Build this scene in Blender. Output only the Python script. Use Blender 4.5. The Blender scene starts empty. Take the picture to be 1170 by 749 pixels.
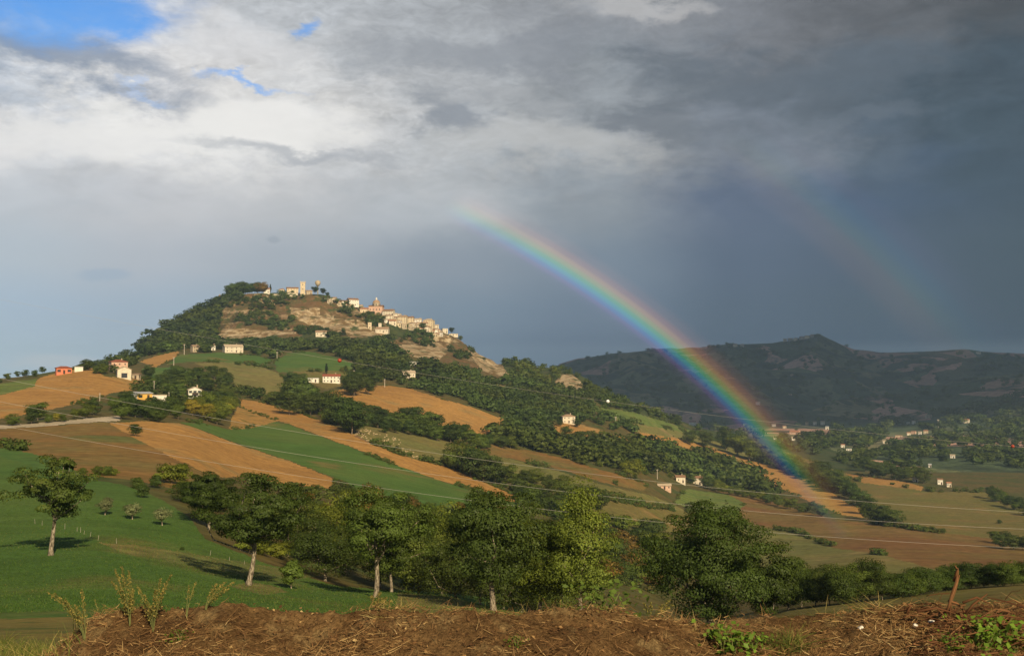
import bpy, math, random
import numpy as np
from mathutils import Vector, Matrix

R = math.radians
rng = np.random.default_rng(7)
random.seed(7)
scene = bpy.context.scene
COL = scene.collection

# ------------------------------------------------------------------ camera
FOC = 1270.0                       # focal length in photo pixels (1170 wide)
PITCH = math.atan(57.5 / FOC)
CP, SP = math.cos(PITCH), math.sin(PITCH)
EYE = 2.4                          # eye height over the bank the photographer stands on
cam_d = bpy.data.cameras.new("camera")
cam_d.sensor_width = 36.0
cam_d.lens = 36.0 * FOC / 1170.0
cam_d.clip_start = 0.1
cam_d.clip_end = 40000.0
cam = bpy.data.objects.new("camera", cam_d)
COL.objects.link(cam)
cam.location = (0, 0, EYE)
cam.rotation_euler = (math.pi / 2 + PITCH, 0, 0)
scene.camera = cam

# ------------------------------------------------------------------ exposure, sun, sky
scene.view_settings.view_transform = 'Standard'
scene.view_settings.look = 'None'
EXPOSURE = 0.27
scene.view_settings.exposure = EXPOSURE
scene.view_settings.gamma = 1.0
scene.render.film_transparent = False
scene.cycles.max_bounces = 5
scene.cycles.diffuse_bounces = 2
scene.cycles.glossy_bounces = 2
scene.cycles.transmission_bounces = 2
scene.cycles.volume_bounces = 0
scene.cycles.transparent_max_bounces = 10

ANTI = np.array([-0.398, 1.0287, -0.612])      # towards the antisolar point (centre of the bow)
ANTI /= np.linalg.norm(ANTI)
SUN_ELEV = math.asin(-ANTI[2])
sun_d = bpy.data.lights.new("sun", 'SUN')
sun_d.energy = 5.0
sun_d.angle = R(0.53)
sun_d.color = (1.0, 0.82, 0.54)
sun = bpy.data.objects.new("sun", sun_d)
COL.objects.link(sun)
sun.location = (300, -800, 500)
sun.rotation_euler = Vector(ANTI.tolist()).to_track_quat('-Z', 'Y').to_euler()

def lin(r, g, b):
    def f(c):
        c /= 255.0
        return c / 12.92 if c <= 0.04045 else ((c + 0.055) / 1.055) ** 2.4
    return (f(r), f(g), f(b), 1.0)

class NT:
    """a small helper to write node trees"""
    def __init__(self, tree):
        self.t = tree; self.n = tree.nodes; self.l = tree.links
    def put(self, sock, val):
        if isinstance(val, bpy.types.NodeSocket): self.l.new(val, sock)
        elif val is not None: sock.default_value = val[:3] if sock.type == 'VECTOR' else val
    def math(self, op, a, b=None, c=None, clamp=False):
        n = self.n.new('ShaderNodeMath'); n.operation = op; n.use_clamp = clamp
        for s, v in zip(n.inputs, (a, b, c)): self.put(s, v)
        return n.outputs[0]
    def vmath(self, op, a, b=None, scale=None):
        n = self.n.new('ShaderNodeVectorMath'); n.operation = op
        self.put(n.inputs[0], a); self.put(n.inputs[1], b)
        if scale is not None: self.put(n.inputs[3], scale)
        return n.outputs['Value'] if op in ('LENGTH', 'DOT_PRODUCT', 'DISTANCE') else n.outputs[0]
    def mix(self, f, a, b, blend='MIX'):
        n = self.n.new('ShaderNodeMix'); n.data_type = 'RGBA'; n.blend_type = blend
        self.put(n.inputs[0], f); self.put(n.inputs[6], a); self.put(n.inputs[7], b)
        return n.outputs[2]
    def noise(self, vec, scale, detail=4.0, rough=0.55, dist=0.0, color=False):
        n = self.n.new('ShaderNodeTexNoise')
        self.put(n.inputs['Vector'], vec); self.put(n.inputs['Scale'], scale)
        n.inputs['Detail'].default_value = detail; n.inputs['Roughness'].default_value = rough
        n.inputs['Distortion'].default_value = dist
        return n.outputs['Color'] if color else n.outputs[0]
    def smooth(self, x, a, b, lo=0.0, hi=1.0):
        n = self.n.new('ShaderNodeMapRange'); n.interpolation_type = 'SMOOTHSTEP'
        self.put(n.inputs[0], x)
        for s, v in zip(n.inputs[1:5], (a, b, lo, hi)): self.put(s, v)
        return n.outputs[0]
    def linmap(self, x, a, b, lo=0.0, hi=1.0):
        n = self.n.new('ShaderNodeMapRange')
        self.put(n.inputs[0], x)
        for s, v in zip(n.inputs[1:5], (a, b, lo, hi)): self.put(s, v)
        return n.outputs[0]
    def ramp(self, x, stops, interp='LINEAR'):
        n = self.n.new('ShaderNodeValToRGB'); cr = n.color_ramp; cr.interpolation = interp
        while len(cr.elements) < len(stops): cr.elements.new(0.5)
        for e, (p, c) in zip(cr.elements, stops): e.position = p; e.color = c
        self.put(n.inputs[0], x)
        return n.outputs[0]
    def comb(self, x, y, z):
        n = self.n.new('ShaderNodeCombineXYZ')
        for s, v in zip(n.inputs, (x, y, z)): self.put(s, v)
        return n.outputs[0]
    def sep(self, v):
        n = self.n.new('ShaderNodeSeparateXYZ'); self.put(n.inputs[0], v)
        return n.outputs

world = bpy.data.worlds.new("World")
scene.world = world
world.use_nodes = True
WT = NT(world.node_tree)
for n in list(WT.n): WT.n.remove(n)
SKY_STRENGTH = 0.10
bg = WT.n.new('ShaderNodeBackground'); bg.inputs[1].default_value = SKY_STRENGTH
wo = WT.n.new('ShaderNodeOutputWorld'); WT.l.new(bg.outputs[0], wo.inputs[0])
nish = WT.n.new('ShaderNodeTexSky'); nish.sky_type = 'NISHITA'; nish.sun_disc = False
nish.sun_elevation = SUN_ELEV
nish.sun_rotation = math.atan2(-ANTI[0], -ANTI[1])
nish.air_density = 1.0; nish.dust_density = 0.6; nish.ozone_density = 2.0
tc = WT.n.new('ShaderNodeTexCoord')
D = WT.vmath('NORMALIZE', tc.outputs['Generated'])
dx, dy, dz = WT.sep(D)[:3]
AZ = WT.math('MULTIPLY', WT.math('ARCTAN2', dx, dy), 180 / math.pi)      # degrees right of north
EL = WT.math('MULTIPLY', WT.math('ARCSINE', dz), 180 / math.pi)
# wind-stretched cloud coordinates (degrees), warped so that edges curl
P0 = WT.comb(AZ, WT.math('MULTIPLY', EL, 2.1), 0.0)
wn = WT.noise(P0, 0.16, 7.0, 0.62, 0.0, True)
warp = WT.vmath('SUBTRACT', wn, (0.5, 0.5, 0.5))
ws = WT.sep(warp)
turb = WT.smooth(EL, 5.0, 12.5, 0.12, 1.0)
AZW = WT.math('ADD', AZ, WT.math('MULTIPLY', WT.math('MULTIPLY', ws[0], 15.0), turb))
ELW = WT.math('ADD', EL, WT.math('MULTIPLY', WT.math('MULTIPLY', ws[1], 8.5), turb))

def uaz(u): return math.degrees(math.atan((u - 585) / FOC))
def vel(v): return math.degrees(math.atan((432 - v) / FOC))
US = [0, 170, 340, 510, 680, 850, 1010, 1170]
SKYTAB = {   # broad colour of the cloud deck by height above the horizon (rows) and compass bearing (columns)
 428: [(182,203,218),(174,194,210),(152,173,190),(122,144,163),(105,124,143),(87,105,123),(77,96,113),(68,86,101)],
 360: [(171,190,208),(164,181,198),(149,166,181),(127,145,162),(112,129,148),(85,102,120),(76,93,109),(66,83,97)],
 300: [(183,194,204),(181,188,197),(167,176,186),(141,152,165),(121,136,152),(87,103,124),(76,92,111),(67,84,98)],
 235: [(195,200,206),(198,200,204),(190,193,197),(178,184,190),(140,149,158),(94,108,130),(73,91,113),(67,84,99)],
 170: [(222,222,223),(230,229,227),(212,212,213),(187,190,193),(165,168,171),(120,128,139),(86,100,115),(70,86,99)],
 100: [(176,186,199),(218,217,217),(212,212,212),(178,181,185),(145,151,157),(108,117,128),(88,100,112),(70,84,96)],
 25:  [(172,184,200),(206,208,211),(188,192,197),(166,170,175),(146,150,156),(124,128,135),(99,103,109),(83,88,94)],
}
AZ0, AZ1 = uaz(0) - 3, uaz(1170) + 3
azf = WT.linmap(AZW, AZ0, AZ1)
rows = sorted(SKYTAB.items(), reverse=True)
cur = None
for i, (v, cols) in enumerate(rows):
    stops = [((uaz(u) - AZ0) / (AZ1 - AZ0), lin(*c)) for u, c in zip(US, cols)]
    r = WT.ramp(azf, stops, 'EASE')
    if cur is None: cur = r
    else: cur = WT.mix(WT.smooth(ELW, vel(rows[i - 1][0]), vel(v)), cur, r)
# fine billows, stronger high up
bil = WT.noise(WT.comb(AZ, WT.math('MULTIPLY', EL, 2.4), 3.3), 0.30, 9.0, 0.62, 0.6)
amp = WT.smooth(EL, 6.0, 13.0, 0.05, 0.85)
fac = WT.math('ADD', 1.0, WT.math('MULTIPLY', WT.math('SUBTRACT', bil, 0.5), amp))
fac = WT.math('ADD', fac, WT.math('MULTIPLY', WT.math('SUBTRACT', WT.noise(WT.comb(AZ, WT.math('MULTIPLY', EL, 2.2), 7.7), 0.95, 8.0, 0.6, 1.2), 0.5), WT.math('MULTIPLY', WT.smooth(EL, 9.0, 12.5, 0.0, 0.55), WT.smooth(AZ, 16.0, -8.0, 0.35, 1.0))))
cur = WT.vmath('SCALE', cur, None, fac)

def blob(u, v, ru, rv, col, strength, soft=0.55, rot=0.0, wob=1.0):
    """one cloud bank: a wobbling ellipse in sky angles"""
    global cur
    a0, e0 = uaz(u), vel(v)
    ra, re = ru / 22.0, rv / 22.0
    da = WT.math('SUBTRACT', WT.math('ADD', AZ, WT.math('MULTIPLY', ws[0], 9.0 * wob)), a0)
    de = WT.math('SUBTRACT', WT.math('ADD', EL, WT.math('MULTIPLY', ws[1], 6.0 * wob)), e0)
    c, s = math.cos(rot), math.sin(rot)
    x = WT.math('ADD', WT.math('MULTIPLY', da, c / ra), WT.math('MULTIPLY', de, s / ra))
    y = WT.math('SUBTRACT', WT.math('MULTIPLY', de, c / re), WT.math('MULTIPLY', da, s / re))
    d = WT.math('SQRT', WT.math('ADD', WT.math('MULTIPLY', x, x), WT.math('MULTIPLY', y, y)))
    d = WT.math('ADD', d, WT.math('MULTIPLY', WT.math('SUBTRACT', bil, 0.5), 1.3))
    m = WT.math('MULTIPLY', WT.smooth(d, 1.0 - soft, 1.0 + soft, 1.0, 0.0), strength)
    cur = WT.mix(m, cur, col)
    return m
blob(190, 165, 150, 26, lin(244, 243, 240), 0.8)
blob(310, 140, 80, 26, lin(246, 244, 240), 0.7)
blob(70, 175, 110, 22, lin(232, 231, 230), 0.5)
blob(250, 140, 130, 22, lin(236, 235, 232), 0.45)
blob(60, 92, 120, 26, lin(128, 143, 165), 0.75, 0.5, -0.12)
blob(340, 172, 110, 9, lin(158, 164, 173), 0.6, 0.7)
blob(515, 130, 48, 20, lin(138, 145, 155), 0.8, 0.45)
blob(560, 112, 80, 10, lin(170, 173, 177), 0.5)
blob(620, 165, 110, 22, lin(190, 191, 191), 0.6)
blob(735, 128, 58, 16, lin(116, 123, 132), 0.75, 0.5, -0.12)
blob(590, 55, 120, 22, lin(132, 138, 147), 0.6)
blob(470, 60, 90, 18, lin(158, 163, 170), 0.5)
blob(120, 318, 26, 6, lin(160, 178, 197), 0.6, 0.5, 0, 0.3)
blob(60, 416, 42, 7, lin(196, 205, 214), 0.85, 0.5, 0, 0.25)
blob(310, 277, 7, 4, lin(130, 142, 157), 0.3, 0.4, 0, 0.1)
blob(730, 12, 60, 12, lin(205, 203, 202), 0.5)
blob(880, 95, 150, 26, lin(98, 108, 119), 0.55)
blob(960, 140, 100, 10, lin(112, 122, 133), 0.4)
blob(265, 62, 70, 22, lin(222, 222, 224), 0.5)
# clear sky that shows through the gaps: the Nishita sky, a little deeper
clear = WT.vmath('SCALE', WT.vmath('MULTIPLY', nish.outputs[0], (0.45, 0.78, 1.12)), None, SKY_STRENGTH * 1.35)
holes = None
def hole(u, v, ru, rv, strength, rot=0.0):
    global cur
    blob(u, v, ru, rv, clear, strength, 0.75, rot, 0.8)
hole(15, 22, 120, 48, 1.0)
hole(120, 40, 36, 18, 0.9)
hole(345, 30, 15, 7, 0.75, 0.3)
hole(275, 101, 36, 4, 0.65)
hole(158, 122, 18, 3, 0.25)
# behind and above the photographer the weather is broken: clear sky with loose cloud
up = WT.smooth(EL, 19.5, 42.0)
side = WT.smooth(WT.math('ABSOLUTE', AZ), 45.0, 95.0)
loose = WT.smooth(WT.noise(D, 2.6, 5.0, 0.6), 0.55, 0.72)
outer = WT.mix(loose, WT.vmath('SCALE', nish.outputs[0], None, SKY_STRENGTH * 0.6), lin(150, 152, 158))
deck = WT.mix(up, cur, lin(92, 98, 108))
full = WT.mix(WT.math('MAXIMUM', side, WT.smooth(EL, 50.0, 75.0)), deck, outer)
WT.l.new(WT.vmath('SCALE', full, None, 2 ** -EXPOSURE / SKY_STRENGTH), bg.inputs[0])
# ------------------------------------------------------------------ numeric helpers
def ray(u, v):
    a = (np.asarray(u, float) - 585) / FOC; b = (374.5 - np.asarray(v, float)) / FOC
    y = CP - b * SP; z = SP + b * CP
    return a / y, z / y
def proj(X, Y, Z):
    z = Z - EYE; c = Y * CP + z * SP; up = -Y * SP + z * CP
    return 585 + FOC * X / c, 374.5 - FOC * up / c

def _hash(ix, iy, seed):
    h = (ix.astype(np.int64) * 374761393 + iy.astype(np.int64) * 668265263 + seed * 974634777) & 0xffffffff
    h = ((h ^ (h >> 13)) * 1274126177) & 0xffffffff
    return ((h ^ (h >> 16)) & 0xffff) / 65535.0
def vnoise(x, y, seed=0):
    x = np.asarray(x, float); y = np.asarray(y, float)
    ix = np.floor(x); iy = np.floor(y); fx = x - ix; fy = y - iy
    fx = fx * fx * fx * (fx * (fx * 6 - 15) + 10); fy = fy * fy * fy * (fy * (fy * 6 - 15) + 10)
    a = _hash(ix, iy, seed); b = _hash(ix + 1, iy, seed); c = _hash(ix, iy + 1, seed); d = _hash(ix + 1, iy + 1, seed)
    return (a + (b - a) * fx) * (1 - fy) + (c + (d - c) * fx) * fy
def fbm(x, y, octs=4, seed=0, gain=0.5):
    s = 0; a = 1; t = 0
    for o in range(octs):
        s = s + a * (vnoise(x * 2 ** o + 17 * o, y * 2 ** o - 9 * o, seed + o) - 0.5); t += a; a *= gain
    return s / t * 2
def pchip(x, y, xq):
    x = np.asarray(x, float); y = np.asarray(y, float)
    h = np.diff(x); d = np.diff(y, axis=0)
    d = d / (h if y.ndim == 1 else h[:, None])
    m = np.zeros_like(y)
    for i in range(1, len(x) - 1):
        w1 = 2 * h[i] + h[i - 1]; w2 = h[i] + 2 * h[i - 1]
        p = d[i - 1] * d[i]
        with np.errstate(divide='ignore', invalid='ignore'):
            mm = (w1 + w2) / (w1 / d[i - 1] + w2 / d[i])
        m[i] = np.where(p > 0, mm, 0)
    m[0] = d[0]; m[-1] = d[-1]
    xq = np.clip(xq, x[0], x[-1])
    k = np.clip(np.searchsorted(x, xq, side='right') - 1, 0, len(x) - 2)
    t = (xq - x[k]) / h[k]; hk = h[k]
    if y.ndim > 1: t = t[:, None]; hk = hk[:, None]
    return ((2*t**3-3*t**2+1) * y[k] + (t**3-2*t**2+t) * hk * m[k] + (-2*t**3+3*t**2) * y[k+1] + (t**3-t**2) * hk * m[k+1])
def in_poly(u, v, poly):
    inside = np.zeros(u.shape, bool); n = len(poly)
    for i in range(n):
        x1, y1 = poly[i]; x2, y2 = poly[(i + 1) % n]
        if y1 == y2: continue
        c = ((y1 > v) != (y2 > v)) & (u < (x2 - x1) * (v - y1) / (y2 - y1) + x1)
        inside ^= c
    return inside

# ------------------------------------------------------------------ the lie of the land
# for a fan of bearings: (distance ahead in metres, height below the eye written as the photo row it is seen on)
NEARL = [(3,1448),(6,940),(8,812),(11,775)]
LAND = {
 -260: NEARL+[(15,745),(30,722),(50,708),(65,692),(89,645),(120,602),(150,568),(185,540),(230,518),(290,500),(350,484),(420,462),(520,440),(620,428),(700,424),(900,430),(1500,432),(3000,434),(9000,434)],
 0: NEARL+[(15,745),(30,722),(50,708),(65,692),(89,645),(120,602),(150,568),(185,540),(230,520),(290,503),(350,489),(420,472),(520,450),(620,436),(700,432),(900,440),(1500,440),(3000,436),(9000,434)],
 100: NEARL+[(15,745),(30,722),(50,705),(65,690),(89,643),(120,602),(150,570),(185,546),(230,526),(290,503),(350,485),(420,470),(520,450),(620,428),(660,421),(800,425),(1000,425),(1300,419),(1500,416),(2000,425),(9000,434)],
 200: NEARL+[(15,745),(30,725),(50,710),(65,698),(89,655),(120,613),(150,582),(185,557),(230,536),(290,512),(350,496),(420,481),(520,465),(620,452),(750,430),(900,413),(1050,402),(1200,395),(1350,384),(1500,358),(1700,370),(2500,425),(9000,434)],
 300: NEARL+[(15,745),(30,726),(50,712),(65,701),(89,672),(120,645),(160,615),(220,583),(280,558),(340,540),(400,522),(480,500),(560,484),(640,469),(700,460),(780,445),(900,426),(1000,414),(1080,405),(1180,397),(1250,390),(1330,372),(1400,354),(1460,338),(1500,330),(1530,328),(1700,345),(2500,420),(9000,434)],
 400: NEARL+[(15,745),(30,728),(50,715),(65,705),(89,684),(105,674),(130,670),(170,652),(220,620),(280,590),(340,562),(400,540),(460,518),(520,500),(580,489),(640,479),(720,462),(800,448),(870,438),(950,425),(1050,411),(1150,399),(1250,386),(1330,371),(1400,359),(1450,351),(1490,347),(1700,370),(2500,420),(9000,434)],
 500: NEARL+[(15,745),(30,730),(50,718),(65,710),(89,690),(105,680),(130,687),(170,682),(220,650),(280,618),(340,590),(400,566),(460,545),(520,527),(600,508),(660,496),(720,482),(800,466),(870,453),(950,440),(1050,425),(1150,412),(1250,399),(1350,388),(1430,380),(1480,377),(1700,395),(2500,425),(9000,434)],
 600: NEARL+[(15,745),(30,732),(50,722),(65,714),(89,700),(110,705),(150,705),(200,680),(260,650),(330,620),(400,592),(470,570),(540,550),(610,534),(680,521),(750,507),(820,496),(900,482),(1000,463),(1100,448),(1200,436),(1300,425),(1400,417),(1450,414),(1700,428),(2600,450),(4000,440),(9000,434)],
 700: NEARL+[(15,745),(30,734),(50,726),(65,718),(89,708),(110,715),(150,722),(200,705),(260,678),(330,650),(400,618),(470,590),(540,570),(610,555),(680,541),(750,527),(820,514),(900,502),(1000,487),(1100,473),(1200,461),(1300,455),(1500,470),(2000,490),(2600,485),(3300,468),(4000,440),(4700,414),(5200,404),(5700,415),(9000,434)],
 800: NEARL+[(15,746),(30,736),(50,728),(65,722),(89,715),(110,725),(150,735),(200,725),(260,705),(330,680),(400,655),(470,632),(540,614),(620,598),(700,585),(780,572),(860,562),(950,552),(1020,540),(1100,527),(1200,512),(1300,500),(1400,492),(1500,489),(1700,500),(2100,498),(2600,488),(3300,470),(4000,440),(4700,409),(5200,396),(5700,410),(9000,434)],
 900: NEARL+[(15,748),(30,738),(50,728),(65,718),(89,705),(120,698),(160,693),(220,692),(280,683),(340,668),(400,652),(470,636),(540,622),(620,608),(700,596),(780,585),(860,575),(950,563),(1040,551),(1130,540),(1230,527),(1350,515),(1500,505),(1700,500),(2100,495),(2600,487),(3300,472),(4000,442),(4700,408),(5200,389),(5700,402),(9000,434)],
 1000: NEARL+[(15,745),(30,733),(50,718),(65,706),(89,695),(120,685),(160,679),(220,681),(280,672),(340,658),(400,644),(470,630),(540,618),(620,606),(700,596),(780,586),(860,575),(950,562),(1040,550),(1130,541),(1250,532),(1400,522),(1600,512),(1900,502),(2300,493),(2800,480),(3400,462),(4000,444),(4700,418),(5200,403),(5700,412),(9000,434)],
 1170: [(3,1448),(6,940),(8,812),(11,770),(15,735),(30,712),(50,695),(65,686),(89,677),(120,670),(160,664),(220,668),(280,662),(340,654),(400,645),(470,635),(540,625),(620,612),(700,600),(780,590),(860,578),(950,565),(1040,553),(1130,543),(1250,531),(1400,520),(1600,505),(1900,492),(2300,476),(2800,458),(3400,440),(4000,428),(4700,414),(5200,404),(5700,412),(9000,434)],
 1430: [(3,1448),(6,940),(8,812),(11,765),(15,730),(30,705),(50,688),(65,678),(89,668),(120,660),(160,655),(220,658),(280,652),(340,645),(400,637),(470,628),(540,618),(620,606),(700,595),(780,585),(860,573),(950,560),(1040,548),(1130,538),(1250,526),(1400,514),(1600,498),(1900,485),(2300,468),(2800,450),(3400,434),(4000,424),(4700,412),(5200,405),(5700,412),(9000,434)],
}
NC_IN, NROW = 1060, 1120
s_in = np.linspace(-70, 1240, NC_IN)
edge = np.geomspace(4, 2600, 46)
s_all = np.concatenate([-70 - edge[::-1], s_in, 1240 + edge])
lnY = np.linspace(math.log(3.0), math.log(9000.0), NROW)
Yg = np.exp(lnY)
cols = sorted(LAND)
cv = np.stack([pchip(np.log([p[0] for p in LAND[c]]), [p[1] for p in LAND[c]], lnY) for c in cols])
V = pchip(np.array(cols, float), cv, s_all)                       # (col, row)
# pull the two skylines onto the ridges of the photograph
TOWN_RIDGE = [(100,417),(120,415),(140,409),(156,403),(167,388),(193,371),(212,360),(247,348),(260,338),(273,334),(300,333),(320,336),(345,336),(363,337),(385,342),(400,349),(425,356),(450,362),(480,371),(500,378),(520,386),(540,397),(555,408),(568,414),(600,416),(640,422),(665,432),(690,447),(720,460),(760,476)]
FAR_RIDGE = [(560,440),(600,430),(640,415),(660,409),(700,404),(745,398),(800,396),(850,393),(900,389),(915,384),(935,382),(950,388),(975,398),(1000,402),(1060,402),(1100,399),(1130,402),(1170,404),(1430,408)]
RY = lambda u: np.interp(u, [0, 345, 500, 600, 700, 800], [1500, 1520, 1480, 1450, 1300, 1450])
def pull(ridge, RYs, s0, s1, wf, wb):
    tgt = np.interp(s_all, [p[0] for p in ridge], [p[1] for p in ridge])
    w = np.clip((s_all - s0) / 50, 0, 1) * np.clip((s1 - s_all) / 50, 0, 1)
    for i in np.nonzero(w)[0]:
        l0 = math.log(RYs[i]); d = lnY - l0
        base = np.interp(l0, lnY, V[i])
        V[i] += w[i] * (tgt[i] - base) * np.exp(-(d / np.where(d < 0, wf, wb)) ** 2)
pull(TOWN_RIDGE, RY(s_all), 70, 790, 0.13, 0.2)
pull(FAR_RIDGE, np.full(len(s_all), 5200.0), 590, 1900, 0.14, 0.15)
A = ((s_all - 585) / FOC) / CP
_, T = ray(585, V)
X = A[:, None] * Yg[None, :]
Yw = np.broadcast_to(Yg[None, :], X.shape).copy()
Z = EYE + T * Yg[None, :]
# undulation: gentle in the fields, rougher on the hill and gullied far away
def bump(x, a, b, c, d): return np.clip((x - a) / (b - a), 0, 1) * np.clip((d - x) / (d - c), 0, 1)
Z += fbm(X / 9, Yw / 9, 3, 1) * 0.10 * bump(Yw, 12, 40, 200, 320)
Z += fbm(X / 70, Yw / 70, 3, 2) * 1.1 * bump(Yw, 170, 330, 2000, 2600)
hillw = bump(Yw, 1130, 1330, 1900, 2400) * np.clip((X + 700) / 150, 0, 1) * np.clip((330 - X) / 150, 0, 1)
Z += hillw * (fbm(X / 45, Yw / 45, 4, 3) * 5.0)
lg = hillw * np.clip(1 - np.abs(Yw - 1400) / 160, 0, 1) * np.clip((X + 420) / 60, 0, 1) * np.clip((0 - X) / 60, 0, 1)
zz = Z / 15.0 + fbm(X / 60, Yw / 60, 3, 41) * .9; fr = zz - np.floor(zz)
Z += lg * 15.0 * (np.clip((fr - .55) / .3, 0, 1) - fr) * .75 + lg * fbm(X / 14, Yw / 14, 3, 43) * 3.0
rid = 1 - np.abs(fbm(X / 700 + 3, Yw / 900, 4, 5)) * 2
frw = bump(Yw, 2400, 3200, 4700, 5150) * np.clip((X - 100) / 500, 0, 1)
Z += frw * (rid - 0.55) * 85
Z += bump(Yw, 4600, 5000, 5400, 6000) * np.clip((X - 100) / 400, 0, 1) * fbm(X / 120, Yw / 400, 4, 8) * 9

U, VV = proj(X, Yw, Z)
s_step = s_in[1] - s_in[0]
def col_at(u):
    """profile (height by distance) on the bearing that photo column u looks along, horizon row"""
    a = float(ray(u, 432)[0]); s = 585 + a * FOC * CP
    i = int(np.clip(np.searchsorted(s_all, s) - 1, 0, len(s_all) - 2)); t = (s - s_all[i]) / (s_all[i + 1] - s_all[i])
    return i, t
def ground_z(x, y):
    a = x / y; s = 585 + a * FOC * CP
    i = np.clip(np.searchsorted(s_all, s) - 1, 0, len(s_all) - 2); t = (s - s_all[i]) / (s_all[i + 1] - s_all[i])
    l = np.clip((np.log(y) - lnY[0]) / (lnY[1] - lnY[0]), 0, NROW - 1.001); j = l.astype(int) if hasattr(l, 'astype') else int(l); q = l - j
    return (Z[i, j] * (1 - t) + Z[i + 1, j] * t) * (1 - q) + (Z[i, j + 1] * (1 - t) + Z[i + 1, j + 1] * t) * q
def at_uY(u, Y, v=560):
    a = float(ray(u, v)[0]); x = a * Y
    return Vector((x, Y, float(ground_z(np.float64(x), np.float64(Y)))))
def hit(u, v, ymin=12.0, ymax=7000.0):
    """first ground point seen at photo pixel (u, v) beyond ymin; the crest when the pixel looks over it"""
    a, t = ray(u, v); a = float(a); t = float(t)
    j0 = int(np.searchsorted(Yg, ymin)); j1 = int(np.searchsorted(Yg, ymax))
    ys = Yg[j0:j1]; zs = ground_z(a * ys, ys); f = zs - (EYE + t * ys)
    k = np.nonzero(f >= 0)[0]
    if len(k) == 0:
        b = int(np.argmax((zs - EYE) / ys)); return Vector((a * ys[b], ys[b], zs[b])), False
    k = k[0]
    if k == 0: y = ys[0]
    else:
        q = f[k - 1] / (f[k - 1] - f[k]); y = ys[k - 1] + q * (ys[k] - ys[k - 1])
    return Vector((a * y, y, float(ground_z(np.float64(a * y), np.float64(y))))), True

# ------------------------------------------------------------------ scene-graph helpers
def tag(o, label=None, cat=None, group=None, kind=None):
    if label: o['label'] = label
    if cat: o['category'] = cat
    if group: o['group'] = group
    if kind: o['kind'] = kind
    return o
def mesh_np(name, verts, faces, mat=None, smooth=False, tone=None):
    """mesh from numpy arrays; faces is (n,3) or (n,4)"""
    me = bpy.data.meshes.new(name)
    verts = np.asarray(verts, np.float32); faces = np.asarray(faces, np.int32)
    k = faces.shape[1]
    me.vertices.add(len(verts)); me.vertices.foreach_set("co", verts.ravel())
    me.loops.add(faces.size); me.loops.foreach_set("vertex_index", faces.ravel())
    me.polygons.add(len(faces)); me.polygons.foreach_set("loop_start", np.arange(0, faces.size, k, dtype=np.int32))
    if smooth: me.polygons.foreach_set("use_smooth", np.ones(len(faces), bool))
    me.update(calc_edges=True); me.validate()
    if mat: me.materials.append(mat)
    if tone is not None:
        at = me.attributes.new("tone", 'FLOAT', 'FACE'); at.data.foreach_set("value", np.asarray(tone, np.float32))
    return me
def link(name, me, parent=None, loc=None):
    o = bpy.data.objects.new(name, me); COL.objects.link(o)
    if parent is not None: o.parent = parent
    if loc is not None: o.location = loc
    return o
def empty(name, loc, rz=0.0):
    o = bpy.data.objects.new(name, None); COL.objects.link(o)
    o.empty_display_size = 0.5; o.location = loc; o.rotation_euler = (0, 0, rz)
    return o
def copy_tree(o, parent=None):
    c = o.copy(); COL.objects.link(c)
    if parent is not None: c.parent = parent
    for ch in list(o.children): copy_tree(ch, c)
    return c
class MB:
    """collects boxes, tubes and prisms into one mesh"""
    def __init__(self): self.v = []; self.f = []
    def add(self, vs, fs):
        b = len(self.v); self.v += [tuple(map(float, p)) for p in vs]; self.f += [tuple(i + b for i in f) for f in fs]
    def box(self, x0, x1, y0, y1, z0, z1):
        self.add([(x0,y0,z0),(x1,y0,z0),(x1,y1,z0),(x0,y1,z0),(x0,y0,z1),(x1,y0,z1),(x1,y1,z1),(x0,y1,z1)],
                 [(0,3,2,1),(4,5,6,7),(0,1,5,4),(1,2,6,5),(2,3,7,6),(3,0,4,7)])
    def tube(self, pts, rads, n=6):
        pts = [Vector(p) for p in pts]; rings = []
        for i, p in enumerate(pts):
            d = (pts[min(i + 1, len(pts) - 1)] - pts[max(i - 1, 0)]).normalized()
            a = d.orthogonal().normalized() if i == 0 else (pa - d * pa.dot(d)).normalized()
            pa = a; b = d.cross(a); r = rads[i] if hasattr(rads, '__len__') else rads
            rings.append([p + (a * math.cos(2*math.pi*k/n) + b * math.sin(2*math.pi*k/n)) * r for k in range(n)])
        vs = [q for rg in rings for q in rg]; fs = []
        for i in range(len(pts) - 1):
            for k in range(n): fs.append((i*n+k, i*n+(k+1) % n, (i+1)*n+(k+1) % n, (i+1)*n+k))
        fs.append(tuple(range(n - 1, -1, -1))); fs.append(tuple((len(pts)-1)*n + k for k in range(n)))
        self.add(vs, fs)
    def lathe(self, prof, n=16, cx=0, cy=0):
        vs = []; fs = []
        for r, z in prof:
            for k in range(n): vs.append((cx + r*math.cos(2*math.pi*k/n), cy + r*math.sin(2*math.pi*k/n), z))
        m = len(prof)
        for i in range(m - 1):
            for k in range(n): fs.append((i*n+k, i*n+(k+1) % n, (i+1)*n+(k+1) % n, (i+1)*n+k))
        fs.append(tuple(range(n - 1, -1, -1))); fs.append(tuple((m-1)*n + k for k in range(n)))
        self.add(vs, fs)
    def mesh(self, name, mat, smooth=False):
        me = bpy.data.meshes.new(name); me.from_pydata(self.v, [], self.f); me.update()
        if smooth: me.polygons.foreach_set("use_smooth", np.ones(len(me.polygons), bool))
        if mat: me.materials.append(mat)
        return me
    def build(self, name, mat, parent=None, loc=None, smooth=False):
        return link(name, self.mesh(name, mat, smooth), parent, loc)

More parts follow.
